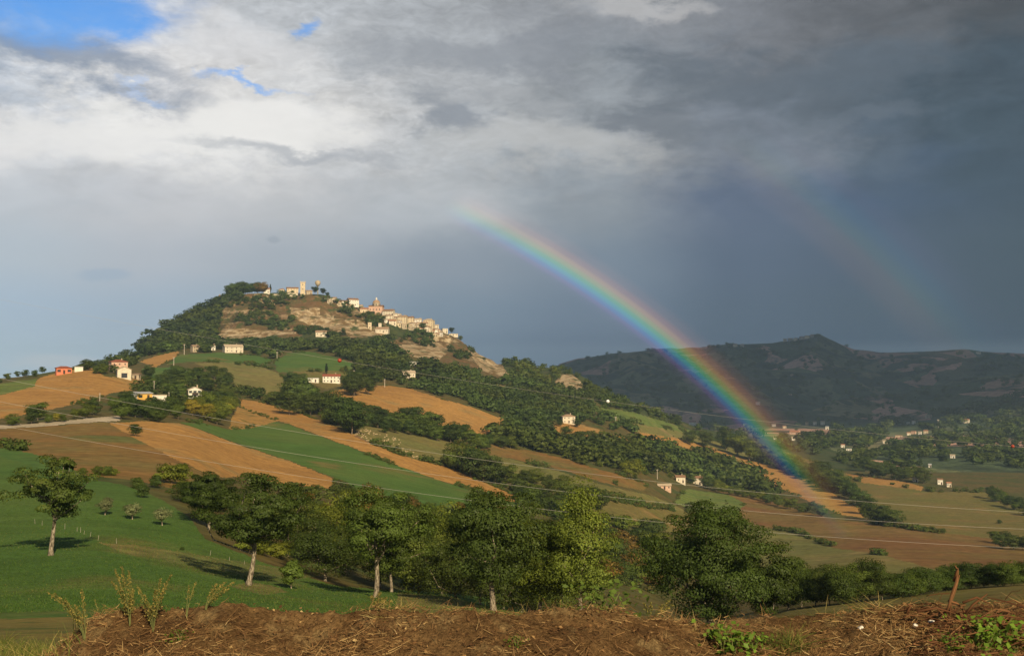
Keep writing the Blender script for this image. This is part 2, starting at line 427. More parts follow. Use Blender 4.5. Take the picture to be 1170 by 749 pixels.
# ------------------------------------------------------------------ materials
def new_mat(name):
    m = bpy.data.materials.new(name); m.use_nodes = True
    t = NT(m.node_tree)
    for n in list(t.n): t.n.remove(n)
    out = t.n.new('ShaderNodeOutputMaterial')
    return m, t, out
def principled(t, out, col, rough=0.9, spec=0.15, normal=None):
    b = t.n.new('ShaderNodeBsdfPrincipled')
    t.put(b.inputs['Base Color'], col); t.put(b.inputs['Roughness'], rough)
    b.inputs['Specular IOR Level'].default_value = spec
    if normal is not None: t.l.new(normal, b.inputs['Normal'])
    t.l.new(b.outputs[0], out.inputs[0]); return b
def bumpn(t, h, dist, strength=0.5):
    n = t.n.new('ShaderNodeBump'); n.inputs['Strength'].default_value = strength; n.inputs['Distance'].default_value = dist
    t.l.new(h, n.inputs['Height']); return n.outputs[0]
def c4(c): return (c[0], c[1], c[2], 1.0)
def pos(t): return t.n.new('ShaderNodeNewGeometry').outputs['Position']
def ground_mat(name, c1, c2, c3=None, big=0.02, fine=0.35, furrow=None, patch=None, bump_d=0.25):
    """soil, stubble or grass: two tones at field scale, a third in patches, fine grain, optional drill rows"""
    m, t, out = new_mat(name); P = pos(t)
    n1 = t.noise(P, big, 5, 0.6); n2 = t.noise(P, fine, 5, 0.65); 
    col = t.mix(t.smooth(n1, 0.35, 0.65), c4(c1), c4(c2))
    if c3 is not None:
        n3 = t.noise(t.vmath('ADD', P, (91, 37, 0)), (patch or big * 2.3), 6, 0.62, 0.4)
        col = t.mix(t.smooth(n3, 0.54, 0.68), col, c4(c3))
    n5 = t.noise(t.vmath('MULTIPLY', P, (1.0, 1.9, 1.0)), big * 4.5, 6, 0.68, 0.8)
    col = t.vmath('SCALE', col, None, t.linmap(n5, 0.3, 0.7, 0.80, 1.20))
    g = t.linmap(n2, 0.25, 0.75, 0.62, 1.38)
    if furrow:
        ang, wl, amt = furrow
        ca, sa = math.cos(ang), math.sin(ang)
        px, py, pz = t.sep(P)[:3]
        a = t.math('ADD', t.math('MULTIPLY', px, ca), t.math('MULTIPLY', py, sa))
        b = t.math('SUBTRACT', t.math('MULTIPLY', py, ca), t.math('MULTIPLY', px, sa))
        wv = t.comb(t.math('MULTIPLY', a, 0.012), t.math('DIVIDE', b, wl), 0)
        n4 = t.noise(wv, 1.0, 3, 0.7, 0.15)
        g = t.math('MULTIPLY', g, t.linmap(n4, 0.3, 0.7, 1 - amt, 1 + amt))
    col = t.vmath('SCALE', col, None, g)
    principled(t, out, col, 0.95, 0.05, bumpn(t, n2, bump_d, 0.6))
    return m
GM = {}
GM['crop_green'] = ground_mat('young_crop', (.066,.126,.026), (.092,.140,.031), (.150,.132,.040), .016, 2.0, (0.35, 3.0, .09), .022)
GM['green_strip'] = ground_mat('green_strip', (.07,.135,.03), (.10,.14,.035), None, .03, .4, (0.3, 2.5, .15))
GM['dry_strip'] = ground_mat('dry_strip', (.17,.14,.05), (.11,.13,.04), None, .05, .5, (0.1, 2.0, .2))
GM['dry_meadow'] = ground_mat('dry_meadow', (.20,.155,.045), (.14,.13,.04), (.09,.11,.03), .12, 1.6)
GM['brown_grass'] = ground_mat('brown_grass', (.21,.115,.036), (.165,.125,.040), (.115,.125,.036), .03, .30, (0.15, 4.0, .15), .02)
GM['red_grass'] = ground_mat('red_grass', (.185,.095,.036), (.170,.118,.038), (.22,.135,.05), .014, .25, (-0.25, 5.0, .2), .02)
GM['tan'] = ground_mat('tilled_soil', (.375,.205,.062), (.330,.175,.052), (.29,.19,.070), .014, .45, (-0.35, 3.5, .055), .03)
GM['olive'] = ground_mat('olive_stubble', (.190,.155,.052), (.144,.144,.044), (.230,.172,.069), .012, .3, (-0.3, 4.0, .14), .02)
GM['meadow'] = ground_mat('meadow', (.140,.132,.036), (.165,.130,.042), (.21,.140,.050), .02, .5, (0.2, 2.5, .08), .03)
GM['old_meadow'] = ground_mat('old_meadow', (.121,.144,.040), (.155,.149,.046), (.184,.155,.057), .02, .5, (0.2, 2.5, .12))
GM['bright_meadow'] = ground_mat('bright_meadow', (.13,.165,.04), (.105,.145,.035), (.17,.16,.06), .03, .3, (0.6, 3.0, .25))
GM['orange_soil'] = ground_mat('orange_soil', (.36,.20,.06), (.27,.165,.05), (.14,.12,.035), .05, .3)
GM['flock_ground'] = ground_mat('trodden_soil', (.22,.13,.065), (.19,.12,.055), None, .05, .5)
GM['pale_soil'] = ground_mat('pale_soil', (.48,.36,.20), (.36,.25,.12), None, .08, .5)
GM['road'] = ground_mat('gravel', (.46,.38,.27), (.38,.31,.21), None, .06, 1.2)
GM['scrub'] = ground_mat('scrub', (.080,.082,.026), (.115,.085,.030), (.055,.075,.022), .03, .22, None, .04)
GM['wood_floor'] = ground_mat('wood_floor', (.042,.060,.020), (.060,.070,.024), (.09,.080,.03), .03, .2, None, .02)
def rock_mat():
    m, t, out = new_mat('rocky_slope'); P = pos(t)
    n1 = t.noise(P, .03, 6, .65); n2 = t.noise(P, .16, 6, .7)
    # strata: bands that run along the hill
    px, py, pz = t.sep(P)[:3]
    st = t.noise(t.comb(t.math('MULTIPLY', px, .012), t.math('MULTIPLY', py, .014), t.math('MULTIPLY', pz, .085)), 1.0, 5, .65, .5)
    soil = t.mix(t.smooth(n1, .38, .62), c4((.155,.092,.042)), c4((.105,.088,.035)))
    soil = t.mix(t.smooth(n2, .5, .7), soil, c4((.22,.13,.05)))
    soil = t.mix(t.smooth(t.noise(P, .07, 5, .7), .52, .6), soil, c4((.07,.085,.025)))
    rock = t.mix(t.smooth(n2, .4, .6), c4((.46,.36,.22)), c4((.27,.18,.10)))
    col = t.mix(t.smooth(t.math('ADD', st, t.math('MULTIPLY', t.math('SUBTRACT', n2, .5), .60)), .535, .61), soil, rock)
    principled(t, out, col, .95, .05, bumpn(t, n2, 3.0, 1.0)); return m
GM['rock'] = rock_mat()
def cliff_mat():
    m, t, out = new_mat('pale_cliff'); P = pos(t); px, py, pz = t.sep(P)[:3]
    n1 = t.noise(P, .12, 7, .72); st = t.noise(t.comb(t.math('MULTIPLY', px, .03), t.math('MULTIPLY', py, .03), t.math('MULTIPLY', pz, .22)), 1.0, 5, .65, .6)
    rock = t.mix(t.smooth(n1, .38, .60), c4((.52,.41,.26)), c4((.27,.18,.09)))
    col = t.mix(t.smooth(t.math('ADD', st, t.math('MULTIPLY', t.math('SUBTRACT', n1, .5), .5)), .50, .60), rock, c4((.17,.11,.045)))
    col = t.mix(t.smooth(t.noise(P, .05, 5, .7), .56, .64), col, c4((.075,.09,.028)))
    principled(t, out, col, .95, .05, bumpn(t, n1, 3.0, 1.0)); return m
GM['cliff'] = cliff_mat()
def far_mat():
    m, t, out = new_mat('far_farmland'); P = pos(t)
    vo = t.n.new('ShaderNodeTexVoronoi'); vo.feature = 'F1'; vo.inputs['Scale'].default_value = 1.0
    w = t.noise(P, .004, 3, .5, 0, True)
    px, py, pz = t.sep(t.vmath('ADD', P, t.vmath('SCALE', t.vmath('SUBTRACT', w, (.5,.5,.5)), None, 160.0)))[:3]
    t.l.new(t.comb(t.math('MULTIPLY', px, .0052), t.math('MULTIPLY', py, .0026), 0), vo.inputs['Vector'])
    cell = t.sep(vo.outputs['Color'])[0]
    col = t.ramp(cell, [(0, c4((0.073,0.100,0.049))), (.25, c4((0.134,0.150,0.069))), (.45, c4((0.089,0.106,0.058))), (.6, c4((0.407,0.236,0.170))), (.75, c4((0.193,0.175,0.088))), (.9, c4((0.515,0.307,0.228)))], 'CONSTANT')
    wd = t.noise(P, .0045, 6, .62); col = t.mix(t.smooth(wd, .48, .56), col, c4((.048,.064,.036)))
    col = t.vmath('SCALE', col, None, t.linmap(t.noise(P, .05, 5, .65), .25, .75, .6, 1.4))
    principled(t, out, col, .95, .03, bumpn(t, t.noise(P, .03, 5, .65), 12.0, 1.0)); return m
GM['far'] = far_mat()
# ------------------------------------------------------------------ what grows where (outlines followed on the photograph, laid on the land)
FIELDS = [   # name, material, nearest, farthest, outline
 ('dry_meadow','dry_meadow',9,64,[(-90,703),(112,703),(150,760),(-90,760)]),
 ('grass_strip','green_strip',150,330,[(-90,505),(0,509),(60,522),(100,541),(45,535),(0,522),(-90,522)]),
 ('green_field','crop_green',48,260,[(-90,521),(0,521),(45,534),(90,546),(140,553),(185,570),(215,590),(235,615),(300,642),(380,668),(430,673),(475,674),(560,682),(610,700),(640,770),(100,770),(98,704),(0,706),(-90,706)]),
 ('dry_strip','dry_strip',60,240,[(112,619),(150,622),(220,632),(300,645),(360,658),(330,662),(255,652),(195,641),(140,631)]),
 ('dry_strip','dry_strip',62,160,[(455,676),(520,682),(600,694),(660,712),(520,716),(450,700)]),
 ('dry_strip','dry_strip',62,130,[(262,670),(285,664),(310,668),(330,676),(300,679)]),
 ('brown_field','brown_grass',160,520,[(-90,491),(0,490.5),(60,486),(122,482),(150,498),(192,520),(245,546),(222,563),(150,547),(95,543),(60,523),(0,510),(-90,506)]),
 ('tan_field','tan',330,760,[(-90,481),(0,478),(60,467),(110,456),(130,448),(150,446),(169,441),(166,432),(150,433),(120,430),(105,419),(85,421),(45,431),(38,441),(0,451),(-90,457)]),
 ('vineyard_strip','bright_meadow',380,760,[(-90,457),(0,451),(40,441),(42,432),(0,438),(-90,442)]),
 ('tan_field','tan',200,480,[(124,483),(165,481),(203,483),(218,487),(262,504),(332,527),(386,548.5),(376,557),(335,555),(280,544),(245,545),(192,520),(150,498)]),
 ('green_field','crop_green',240,640,[(206,482),(232,483),(262,491),(287,488),(312,482),(330,485),(390,507),(440,527),(500,548),(560,565),(586,572),(606,588),(560,592),(500,582),(450,576),(400,560),(386,547),(332,526),(277,508),(218,487)]),
 ('tan_field','tan',260,720,[(274,455),(300,459),(340,471),(380,486),(408,497),(430,508),(470,524),(510,532),(560,553),(592,567),(587,573),(540,560),(490,544),(440,526),(390,506),(330,484),(300,475),(275,465)]),
 ('orange_bank','orange_soil',300,680,[(272,464),(290,470),(318,481),(288,488),(262,491),(264,480)]),
 ('bare_patch','pale_soil',380,640,[(404,496),(412,491),(421,490),(430,495),(423,498),(412,500)]),
 ('trodden_patch','flock_ground',380,640,[(404,498),(420,495),(445,499),(468,509),(488,525),(470,523.5),(440,512),(415,503)]),
 ('stubble_field','olive',380,760,[(415,486),(450,491),(490,498),(525,508),(560,520),(555,545),(510,532),(470,524),(430,508),(408,497)]),
 ('brown_strip','brown_grass',400,900,[(520,505),(560,507),(610,515),(650,525),(700,540),(742,553),(735,560),(690,551),(640,536),(590,525),(555,518)]),
 ('stubble_field','olive',380,900,[(535,520),(560,519),(620,533),(660,545),(700,556),(745,566),(790,585),(740,580),(700,572),(640,560),(590,548),(555,540)]),
 ('meadow','meadow',300,900,[(600,545),(650,556),(700,567),(745,577),(800,588),(800,610),(740,605),(680,590),(620,570)]),
 ('tan_field','tan',600,1150,[(362,452),(385,446),(430,440),(447,441),(470,444),(500,454),(540,465),(575,478),(594,488),(575,494),(545,497),(500,484),(470,476),(440,470),(410,462),(385,457)]),
 ('tan_field','tan',700,1300,[(634,486),(640,482),(655,482),(680,489),(715,500),(728,507),(714,513),(690,505),(660,498),(636,502)]),
 ('ridge_field','olive',900,1500,[(695,474),(740,483),(800,498),(832,508),(872,528),(902,541),(880,541),(850,531),(800,513),(760,501),(720,491)]),
 ('tan_field','tan',640,1400,[(728,493),(770,500),(810,510),(845,521),(880,532),(911,544),(941,556),(966,573),(996,585),(985,591),(962,588),(930,575),(900,561),(860,546),(820,526),(780,511),(740,501)]),
 ('tan_field','tan',800,1300,[(965,540),(1000,545),(1040,551),(1056,556),(1053,560),(1020,558),(985,551)]),
 ('slope_field','meadow',560,1300,[(968,546),(985,551),(1060,561),(1143,562),(1180,586),(1270,598),(1270,636),(1180,622),(1100,612),(1040,604),(996,592),(985,578),(972,568)]),
 ('ridge_field','meadow',900,1500,[(893,515),(930,527),(965,540),(985,551),(965,555),(940,545),(905,530)]),
 ('red_field','red_grass',330,1000,[(822,560),(850,564),(905,580),(950,592),(1010,600),(1060,606),(1110,612),(1180,622),(1270,632),(1270,662),(1180,656),(1110,653),(1080,653),(1010,634),(950,625),(910,608),(870,601),(838,588)]),
 ('stubble_field','olive',230,760,[(820,600),(838,588),(870,601),(910,608),(950,625),(1010,634),(1080,653),(1062,672),(900,690),(850,650)]),
 ('near_meadow','meadow',14,200,[(840,712),(900,697),(960,689),(1020,681),(1080,673),(1170,666),(1270,662),(1270,770),(840,770)]),
 ('vineyard','bright_meadow',560,1100,[(785,558),(830,564),(852,575),(838,590),(800,586),(770,574)]),
 ('green_field','crop_green',780,1300,[(313,413),(330,403),(350,401),(380,407),(404,415),(403,424),(360,424),(318,425)]),
 ('meadow','meadow',740,1300,[(335,424),(403,424),(398,440),(372,444),(340,432)]),
 ('hill_field','olive',640,1200,[(223,415),(260,413),(300,419),(320,427),(329,440),(320,456),(296,451),(275,446),(264,432),(238,421)]),
 ('green_strip','crop_green',760,1300,[(190,417),(205,405),(250,403),(290,406),(312,411),(302,418),(258,413),(215,413)]),
 ('tan_patch','tan',760,1300,[(160,413),(185,404),(206,401),(200,409),(178,419)]),
 ('meadow','green_strip',600,1200,[(162,421),(198,419),(240,432),(236,437),(168,431)]),
 ('meadow','meadow',900,1500,[(540,431),(575,440),(606,448),(565,444)]),
 ('ridge_meadow','bright_meadow',900,1450,[(676,464),(720,470),(770,484),(800,496),(740,486),(690,476)]),
 ('rocky_slope','rock',1150,1800,[(245,378),(252,360),(262,345),(280,336),(320,336),(352,335),(385,345),(420,356),(440,362),(443,382),(405,386),(385,384),(350,377),(342,386),(300,383),(270,382),(250,383)]),
 ('rocky_slope','rock',1150,1800,[(440,394),(452,388),(480,375),(505,380),(525,388),(548,402),(566,412),(584,434),(562,434),(538,422),(500,416),(466,410)]),
 ('rocky_slope','rock',1100,1800,[(632,436),(642,427),(656,428),(668,441),(655,447),(640,446)]),
 ('pale_cliff','cliff',1150,1800,[(455,395),(472,393),(500,397),(510,404),(500,412),(470,407)]),
 ('pale_cliff','cliff',1150,1800,[(534,400),(556,405),(574,417),(584,432),(562,428),(545,417)]),
 ('pale_cliff','cliff',1150,1800,[(330,351),(360,354),(388,364),(430,372),(440,384),(405,383),(370,374),(335,364)]),
 ('pale_cliff','cliff',1150,1800,[(249,380),(262,375),(310,377),(330,375),(340,381),(300,386),(255,387)]),
 ('pale_cliff','cliff',1150,1800,[(488,378),(505,380),(520,388),(512,392),(494,388)]),
 ('pale_cliff','cliff',1150,1800,[(284,338),(306,338),(314,347),(296,346)]),
 ('pale_cliff','cliff',1000,1800,[(633,436),(644,427),(657,429),(668,441),(655,447),(642,448)]),
 ('gravel_road','road',200,560,[(-90,491),(0,490),(70,485),(110,481.8),(137,480.5),(137,475),(112,476.5),(70,481),(0,486),(-90,487)]),
]
LABELS = {'dry_meadow':'yellow dry grass below the left end of the straw bank','grass_strip':'pale olive grass strip above the green field','dry_strip':'straw coloured strip crossing the near green field','brown_field':'red brown dry grass slope under the gravel road','vineyard_strip':'bright green vine rows on the left skyline'}
cls = np.full(U.shape, -1, np.int16)
wob_u = fbm(X / (Yw * .012), Yw / (Yw * .012) + np.log(Yw) * 60, 3, 21) * 1.6
wob_v = fbm(X / (Yw * .012) + 40, np.log(Yw) * 60, 3, 22) * 0.9
Up, Vp = U + wob_u, VV + wob_v
fc = lambda a: 0.25 * (a[:-1, :-1] + a[1:, :-1] + a[:-1, 1:] + a[1:, 1:])
Uf, Vf, Yf, Xf = fc(Up), fc(Vp), fc(Yw), fc(X)
fcls = np.full(Uf.shape, -1, np.int16)
for k, (nm, mt, y0, y1, poly) in enumerate(FIELDS):
    us = [p[0] for p in poly]; vs = [p[1] for p in poly]
    box = (Uf > min(us)) & (Uf < max(us)) & (Vf > min(vs)) & (Vf < max(vs)) & (Yf > y0) & (Yf < y1)
    idx = np.nonzero(box)
    if len(idx[0]) == 0: continue
    ins = in_poly(Uf[idx], Vf[idx], poly)
    if mt in ('flock_ground',): pass
    fcls[idx[0][ins], idx[1][ins]] = k
BASE = len(FIELDS)
rest = fcls < 0
wood_n = fbm(Xf / 60, Yf / 60, 3, 30)
fcls[rest & (Yf < 13)] = BASE + 0                       # bank ground
fcls[rest & (Yf >= 13) & (Yf < 1160)] = BASE + 1        # scrubby hillside
hillside = rest & (Yf >= 1160) & (Yf < 2000) & (Xf < 420)
fcls[rest & (Yf >= 1160) & ~hillside] = BASE + 3        # valley and far hills
fcls[hillside] = BASE + 2                               # wooded hill
NAMES = [(f[0], f[1]) for f in FIELDS] + [('ground', 'scrub'), ('hillside', 'scrub'), ('town_hill', 'wood_floor'), ('far_hills', 'far')]
# shared normals so that neighbouring pieces shade as one surface
nc, nr = U.shape
P3 = np.stack([X, Yw, Z], -1).astype(np.float32)
du = np.gradient(P3, axis=0); dv = np.gradient(P3, axis=1)
NRM = np.cross(du, dv); NRM /= np.linalg.norm(NRM, axis=-1, keepdims=True)
vid = np.arange(nc * nr).reshape(nc, nr)
quads = np.stack([vid[:-1, :-1], vid[1:, :-1], vid[1:, 1:], vid[:-1, 1:]], -1)
flatP = P3.reshape(-1, 3); flatN = NRM.reshape(-1, 3)
STRUCT_LABEL = {
}
for k, (nm, mt) in enumerate(NAMES):
    q = quads[fcls == k]
    if len(q) == 0: continue
    used, inv = np.unique(q, return_inverse=True)
    me = mesh_np(nm, flatP[used], inv.reshape(-1, 4), GM[mt], True)
    me.normals_split_custom_set_from_vertices(flatN[used].tolist()) if len(used) < 400000 else None
    o = link(nm, me); tag(o, kind='structure')
# ground behind the photographer, so that the land does not end at the camera
bq = MB()
rr = [2.9, 60, 400, 2500]; n = 40
th = np.linspace(R(66), R(294), n)
vs = [(r * math.sin(t), r * math.cos(t), -0.02 * r * 0.3) for r in rr for t in th]
fs = [(i*n+k, i*n+k+1, (i+1)*n+k+1, (i+1)*n+k) for i in range(len(rr)-1) for k in range(n-1)]
bq.add(vs, fs); tag(bq.build('hillside', GM['scrub'], None, None, True), kind='structure')
# ------------------------------------------------------------------ plants: materials and builders
def leaf_mat(name, c, var=0.45, trans=0.28, warm=None):
    m, t, out = new_mat(name)
    at = t.n.new('ShaderNodeAttribute'); at.attribute_name = 'tone'
    oi = t.n.new('ShaderNodeObjectInfo')
    base = t.mix(t.smooth(oi.outputs['Random'], 0.0, 1.0), c4([x * (1 - var * .5) for x in c]), c4([x * (1 + var * .5) for x in c]))
    P = pos(t)
    base = t.mix(t.smooth(t.noise(P, .013, 3, .6), .42, .62), base, c4([c[0] * 1.28, c[1] * 1.06, c[2] * .9]))
    col = t.vmath('SCALE', base, None, at.outputs['Fac'])
    if warm: col = t.mix(t.smooth(at.outputs['Fac'], 1.28, 1.45), col, c4(warm))
    d = t.n.new('ShaderNodeBsdfDiffuse'); t.l.new(col, d.inputs[0])
    tr = t.n.new('ShaderNodeBsdfTranslucent'); t.l.new(t.vmath('MULTIPLY', col, (1.25, 1.3, .55)), tr.inputs[0])
    g = t.n.new('ShaderNodeBsdfGlossy'); g.inputs['Roughness'].default_value = .5; g.inputs[0].default_value = (1, 1, 1, 1)
    mx = t.n.new('ShaderNodeMixShader'); mx.inputs[0].default_value = trans
    t.l.new(d.outputs[0], mx.inputs[1]); t.l.new(tr.outputs[0], mx.inputs[2])
    m2 = t.n.new('ShaderNodeMixShader'); m2.inputs[0].default_value = .008
    t.l.new(mx.outputs[0], m2.inputs[1]); t.l.new(g.outputs[0], m2.inputs[2])
    t.l.new(m2.outputs[0], out.inputs[0]); return m
LM = {
 'dark': leaf_mat('dark_leaf', (0.046,0.074,0.015)), 'mid': leaf_mat('green_leaf', (0.084,0.124,0.022), warm=(.12,.11,.03)),
 'light': leaf_mat('light_leaf', (0.124,0.165,0.023), warm=(.17,.15,.03)), 'poplar': leaf_mat('poplar_leaf', (.145,.190,.030), warm=(.26,.21,.03)), 'yellow': leaf_mat('yellowing_leaf', (0.209,0.203,0.027), warm=(.22,.17,.03)),
 'brown': leaf_mat('brown_leaf', (0.169,0.111,0.027)), 'silver': leaf_mat('olive_leaf', (0.170,0.190,0.086), .2),
 'wood': leaf_mat('woodland_leaf', (0.062,0.095,0.022)), 'oak': leaf_mat('oak_leaf', (.068,.102,.021), warm=(.12,.10,.03)),
 'conifer': leaf_mat('conifer_leaf', (0.026,0.042,0.013)), 'weed': leaf_mat('weed_leaf', (0.130,0.210,0.025), .3),
}
def bark_mat(name, c1, c2, sc=6.0):
    m, t, out = new_mat(name); tc_ = t.n.new('ShaderNodeTexCoord').outputs['Object']
    x, y, z = t.sep(tc_)[:3]
    n = t.noise(t.comb(x, y, t.math('MULTIPLY', z, .3)), sc, 5, .7)
    principled(t, out, t.mix(t.smooth(n, .38, .62), c4(c1), c4(c2)), .95, .05, bumpn(t, n, .06, 1.0)); return m
BARK = bark_mat('pale_bark', (.075,.06,.04), (.36,.30,.22), 9.0)
BARKD = bark_mat('dark_bark', (.10,.075,.05), (.20,.155,.11))

def unit(v): return v / np.maximum(np.linalg.norm(v, axis=-1, keepdims=True), 1e-9)
def leaf_quads(P, N, S, g):
    """a rhombus leaf at each P with normal N and length S"""
    n = len(P); r = unit(g.normal(size=(n, 3)))
    t1 = unit(np.cross(N, r)); t2 = np.cross(N, t1)
    S = S[:, None]; bend = N * S * .12
    v = np.stack([P - t1 * S * .55, P + t2 * S * .36 + bend, P + t1 * S * .55, P - t2 * S * .36 + bend], 1).reshape(-1, 3)
    return v, np.arange(4 * n).reshape(n, 4)
def crown(seed, W, Hc, zc, ncl, per, leaf, shape='round', gap=0.0, clump=(.15, .25), mat=None, name='crown', lean=0.0):
    """leaf clumps spread through an uneven crown of width W and height Hc centred at height zc"""
    g = np.random.default_rng(seed)
    d = unit(g.normal(size=(ncl, 3)))
    r = g.random(ncl) ** (1 / 2.6)
    C = d * r[:, None]
    h = C[:, 2]
    if shape == 'poplar': k = np.clip(.92 - .55 * np.abs(h + .35), .2, 1)
    elif shape == 'cone': k = np.clip(.62 - .55 * h, .06, 1)
    elif shape == 'spread': k = np.clip(1.05 - .35 * (h < -.3) - .25 * (h > .6), .3, 1.1)
    else: k = np.where(h < -.55, .8, 1.0)
    lob = 1 + .20 * np.sin(np.arctan2(C[:, 1], C[:, 0]) * 3 + seed) + .12 * np.sin(5 * np.arctan2(C[:, 1], C[:, 0]) + 2 * seed + 3 * h)
    C = C * np.stack([W/2 * k * lob, W/2 * k * lob, np.full(ncl, Hc/2)], 1) * .86
    C[:, 2] += zc; C[:, 0] += lean * (C[:, 2] - zc)
    if gap > 0:
        keep = g.random(ncl) > gap; C = C[keep]; d = d[keep]
    d_out = unit(C - np.array([0, 0, zc]))
    rc = g.uniform(*clump, size=len(C)) * min(W, Hc)
    ct = g.uniform(.72, 1.22, size=len(C))
    n = len(C) * per; ci = np.repeat(np.arange(len(C)), per)
    dd = unit(g.normal(size=(n, 3)) + np.array([0, 0, .25]) + .35 * unit(C - np.array([0, 0, zc]))[ci])
    rr = rc[ci] * (.45 + .62 * g.random(n) ** .6 + .25 * g.random(n) ** 6)
    P = C[ci] + dd * rr[:, None] * np.array([1.2, 1.2, .62])
    N = unit(dd * .9 + d_out[ci] * .35 + g.normal(size=(n, 3)) * .30 + np.array([0, 0, .16]))
    v, f = leaf_quads(P, N, leaf * g.uniform(.6, 1.35, n), g)
    tone = ct[ci] * g.uniform(.88, 1.14, n)
    return mesh_np(name, v, f, mat, False, tone), C
def trunk(seed, H, r0, C=None, nl=7, lean=(0, 0), mat=None, bend=.05):
    g = np.random.default_rng(seed + 999); mb = MB()
    pts = []
    for i in range(7):
        t = i / 6; w = bend * H * math.sin(t * 4 + seed)
        pts.append((lean[0] * t * H + w * .5, lean[1] * t * H + w * .3, t * H - .35))
    rad = [r0 * (1.5 if i == 0 else 1.0) * (1 - .62 * i / 6) for i in range(7)]
    mb.tube(pts, rad, 9)
    if C is not None and len(C):
        for c in C[g.permutation(len(C))[:nl]]:
            k = g.uniform(.45, .95); a = Vector(pts[0]).lerp(Vector(pts[-1]), k); b = Vector(c.tolist())
            mid = a.lerp(b, .5) + Vector((g.normal() * .1, g.normal() * .1, -.08)) * (b - a).length
            mb.tube([a, mid, b], [r0 * .42 * (1.1 - k * .5), r0 * .26, r0 * .08], 5)
    return mb.mesh('trunk', mat or BARK, True)

class Proto:
    """one kind of tree: its trunk and crown meshes, height 1 unit = real metres at scale 1"""
    def __init__(self, seed, H, W, base=.25, ncl=60, per=60, leaf=.3, shape='round', mat='mid', r0=None, gap=0.0, lean=(0,0), nl=7, bark=None, clump=(.15,.25), bend=.05):
        self.H = H; self.W = W
        Hc = H * (1 - base); zc = H * base + Hc / 2
        self.crown, C = crown(seed, W, Hc, zc, ncl, per, leaf, shape, gap, clump, LM[mat])
        if lean != (0, 0):
            n = len(self.crown.vertices); co = np.empty(n * 3, np.float32); self.crown.vertices.foreach_get('co', co); co = co.reshape(-1, 3)
            co[:, 0] += lean[0] * co[:, 2] * .8; co[:, 1] += lean[1] * co[:, 2] * .8
            self.crown.vertices.foreach_set('co', co.ravel()); self.crown.update()
            C = C + np.stack([lean[0] * C[:, 2] * .8, lean[1] * C[:, 2] * .8, 0 * C[:, 2]], 1)
        self.trunk = trunk(seed, H * (base + .30), r0 or H * .022, C, nl, lean, bark, bend)
    def put(self, loc, h, name, label, cat, group=None, w=None, rz=None):
        o = empty(name, loc, rng.uniform(0, 6.28) if rz is None else rz)
        s = h / self.H; sw = s if w is None else w / self.W
        o.scale = (sw, sw, s)
        tag(o, label, cat, group)
        link('trunk', self.trunk, o); link('crown', self.crown, o)
        return o

# ------------------------------------------------------------------ trees one by one along the edge of the near field
def near_tree(u, v, top, wpx, seed, name, label, cat='tree', Y=None, **kw):
    if Y is None: p, _ = hit(u, v, 40)
    else: p = at_uY(u, Y, v)
    pv = proj(p.x, p.y, p.z)[1]
    h = (pv - top) / FOC * p.y; w = wpx / FOC * p.y
    pr = Proto(seed, h, w, **kw)
    return pr.put(p, h, name, label, cat, None, w, 0.0)
OAK = dict(ncl=74, per=300, leaf=.17, clump=(.08,.15))
near_tree(60, 634, 518, 104, 11, 'oak_tree', 'sparse oak with a pale trunk standing alone in the green field', mat='oak', base=.30, shape='spread', gap=.5, r0=.22, nl=18, ncl=150, per=190, leaf=.17, clump=(.06,.14))
near_tree(284, 668, 540, 138, 12, 'oak_tree', 'broad oak with a leaning pale trunk at the lower end of the green field', mat='oak', base=.28, shape='spread', gap=.12, r0=.24, lean=(.10,0), nl=14, **OAK)
near_tree(428, 682, 553, 116, 13, 'oak_tree', 'green oak with a tall bent bare trunk above the red leaved weeds', mat='mid', base=.30, shape='round', gap=.06, r0=.24, lean=(.03,0), nl=12, **OAK)
near_tree(562, 697, 553, 122, 14, 'oak_tree', 'dark oak with ivy on its short trunk left of the yellow poplar', mat='oak', base=.14, shape='round', r0=.26, **OAK)
near_tree(664, 700, 541, 104, 15, 'poplar_tree', 'tall light yellow green poplar between two dark oaks', Y=88, mat='poplar', base=.02, shape='poplar', r0=.2, gap=.12, ncl=120, per=190, leaf=.15, clump=(.08,.17))
near_tree(618, 700, 584, 92, 16, 'willow_tree', 'grey green bushy tree at the left foot of the yellow poplar', Y=92, mat='light', base=.05, shape='round', r0=.2, **OAK)
near_tree(812, 706, 569, 152, 17, 'oak_tree', 'big dark round oak right of the dark gap in the tree belt', Y=92, mat='dark', base=.0, shape='round', r0=.34, ncl=150, per=290, leaf=.17, clump=(.065,.125))
near_tree(876, 706, 618, 92, 18, 'oak_tree', 'lower dark oak leaning against the big round oak on its right side', Y=98, mat='dark', base=.04, shape='round', r0=.2, **OAK)
near_tree(238, 604, 538, 72, 19, 'oak_tree', 'dark oak with a whitish trunk behind the leaning oak', mat='dark', base=.22, shape='round', r0=.2, **OAK)
near_tree(446, 674, 580, 84, 20, 'oak_tree', 'oak with a straight thin trunk just behind the bent oak', Y=112, mat='mid', base=.22, shape='round', r0=.17, **OAK)
for i, (u, v, hp) in enumerate([(120, 588, 20), (151, 593, 19), (185, 600, 22)]):
    near_tree(u, v, v - hp, 20, 30 + i, 'olive_tree', ['small round olive tree nearest the lone oak in the green field', 'small silvery olive tree in the middle of three in the green field', 'small silvery olive tree nearest the dark oaks in the green field'][i],
              mat='silver', base=.22, ncl=40, per=60, leaf=.12, r0=.09)
near_tree(333, 672, 640, 24, 34, 'young_tree', 'small pale bush tree in front of the dark tree belt', mat='mid', base=.15, ncl=40, per=60, leaf=.18, r0=.07)

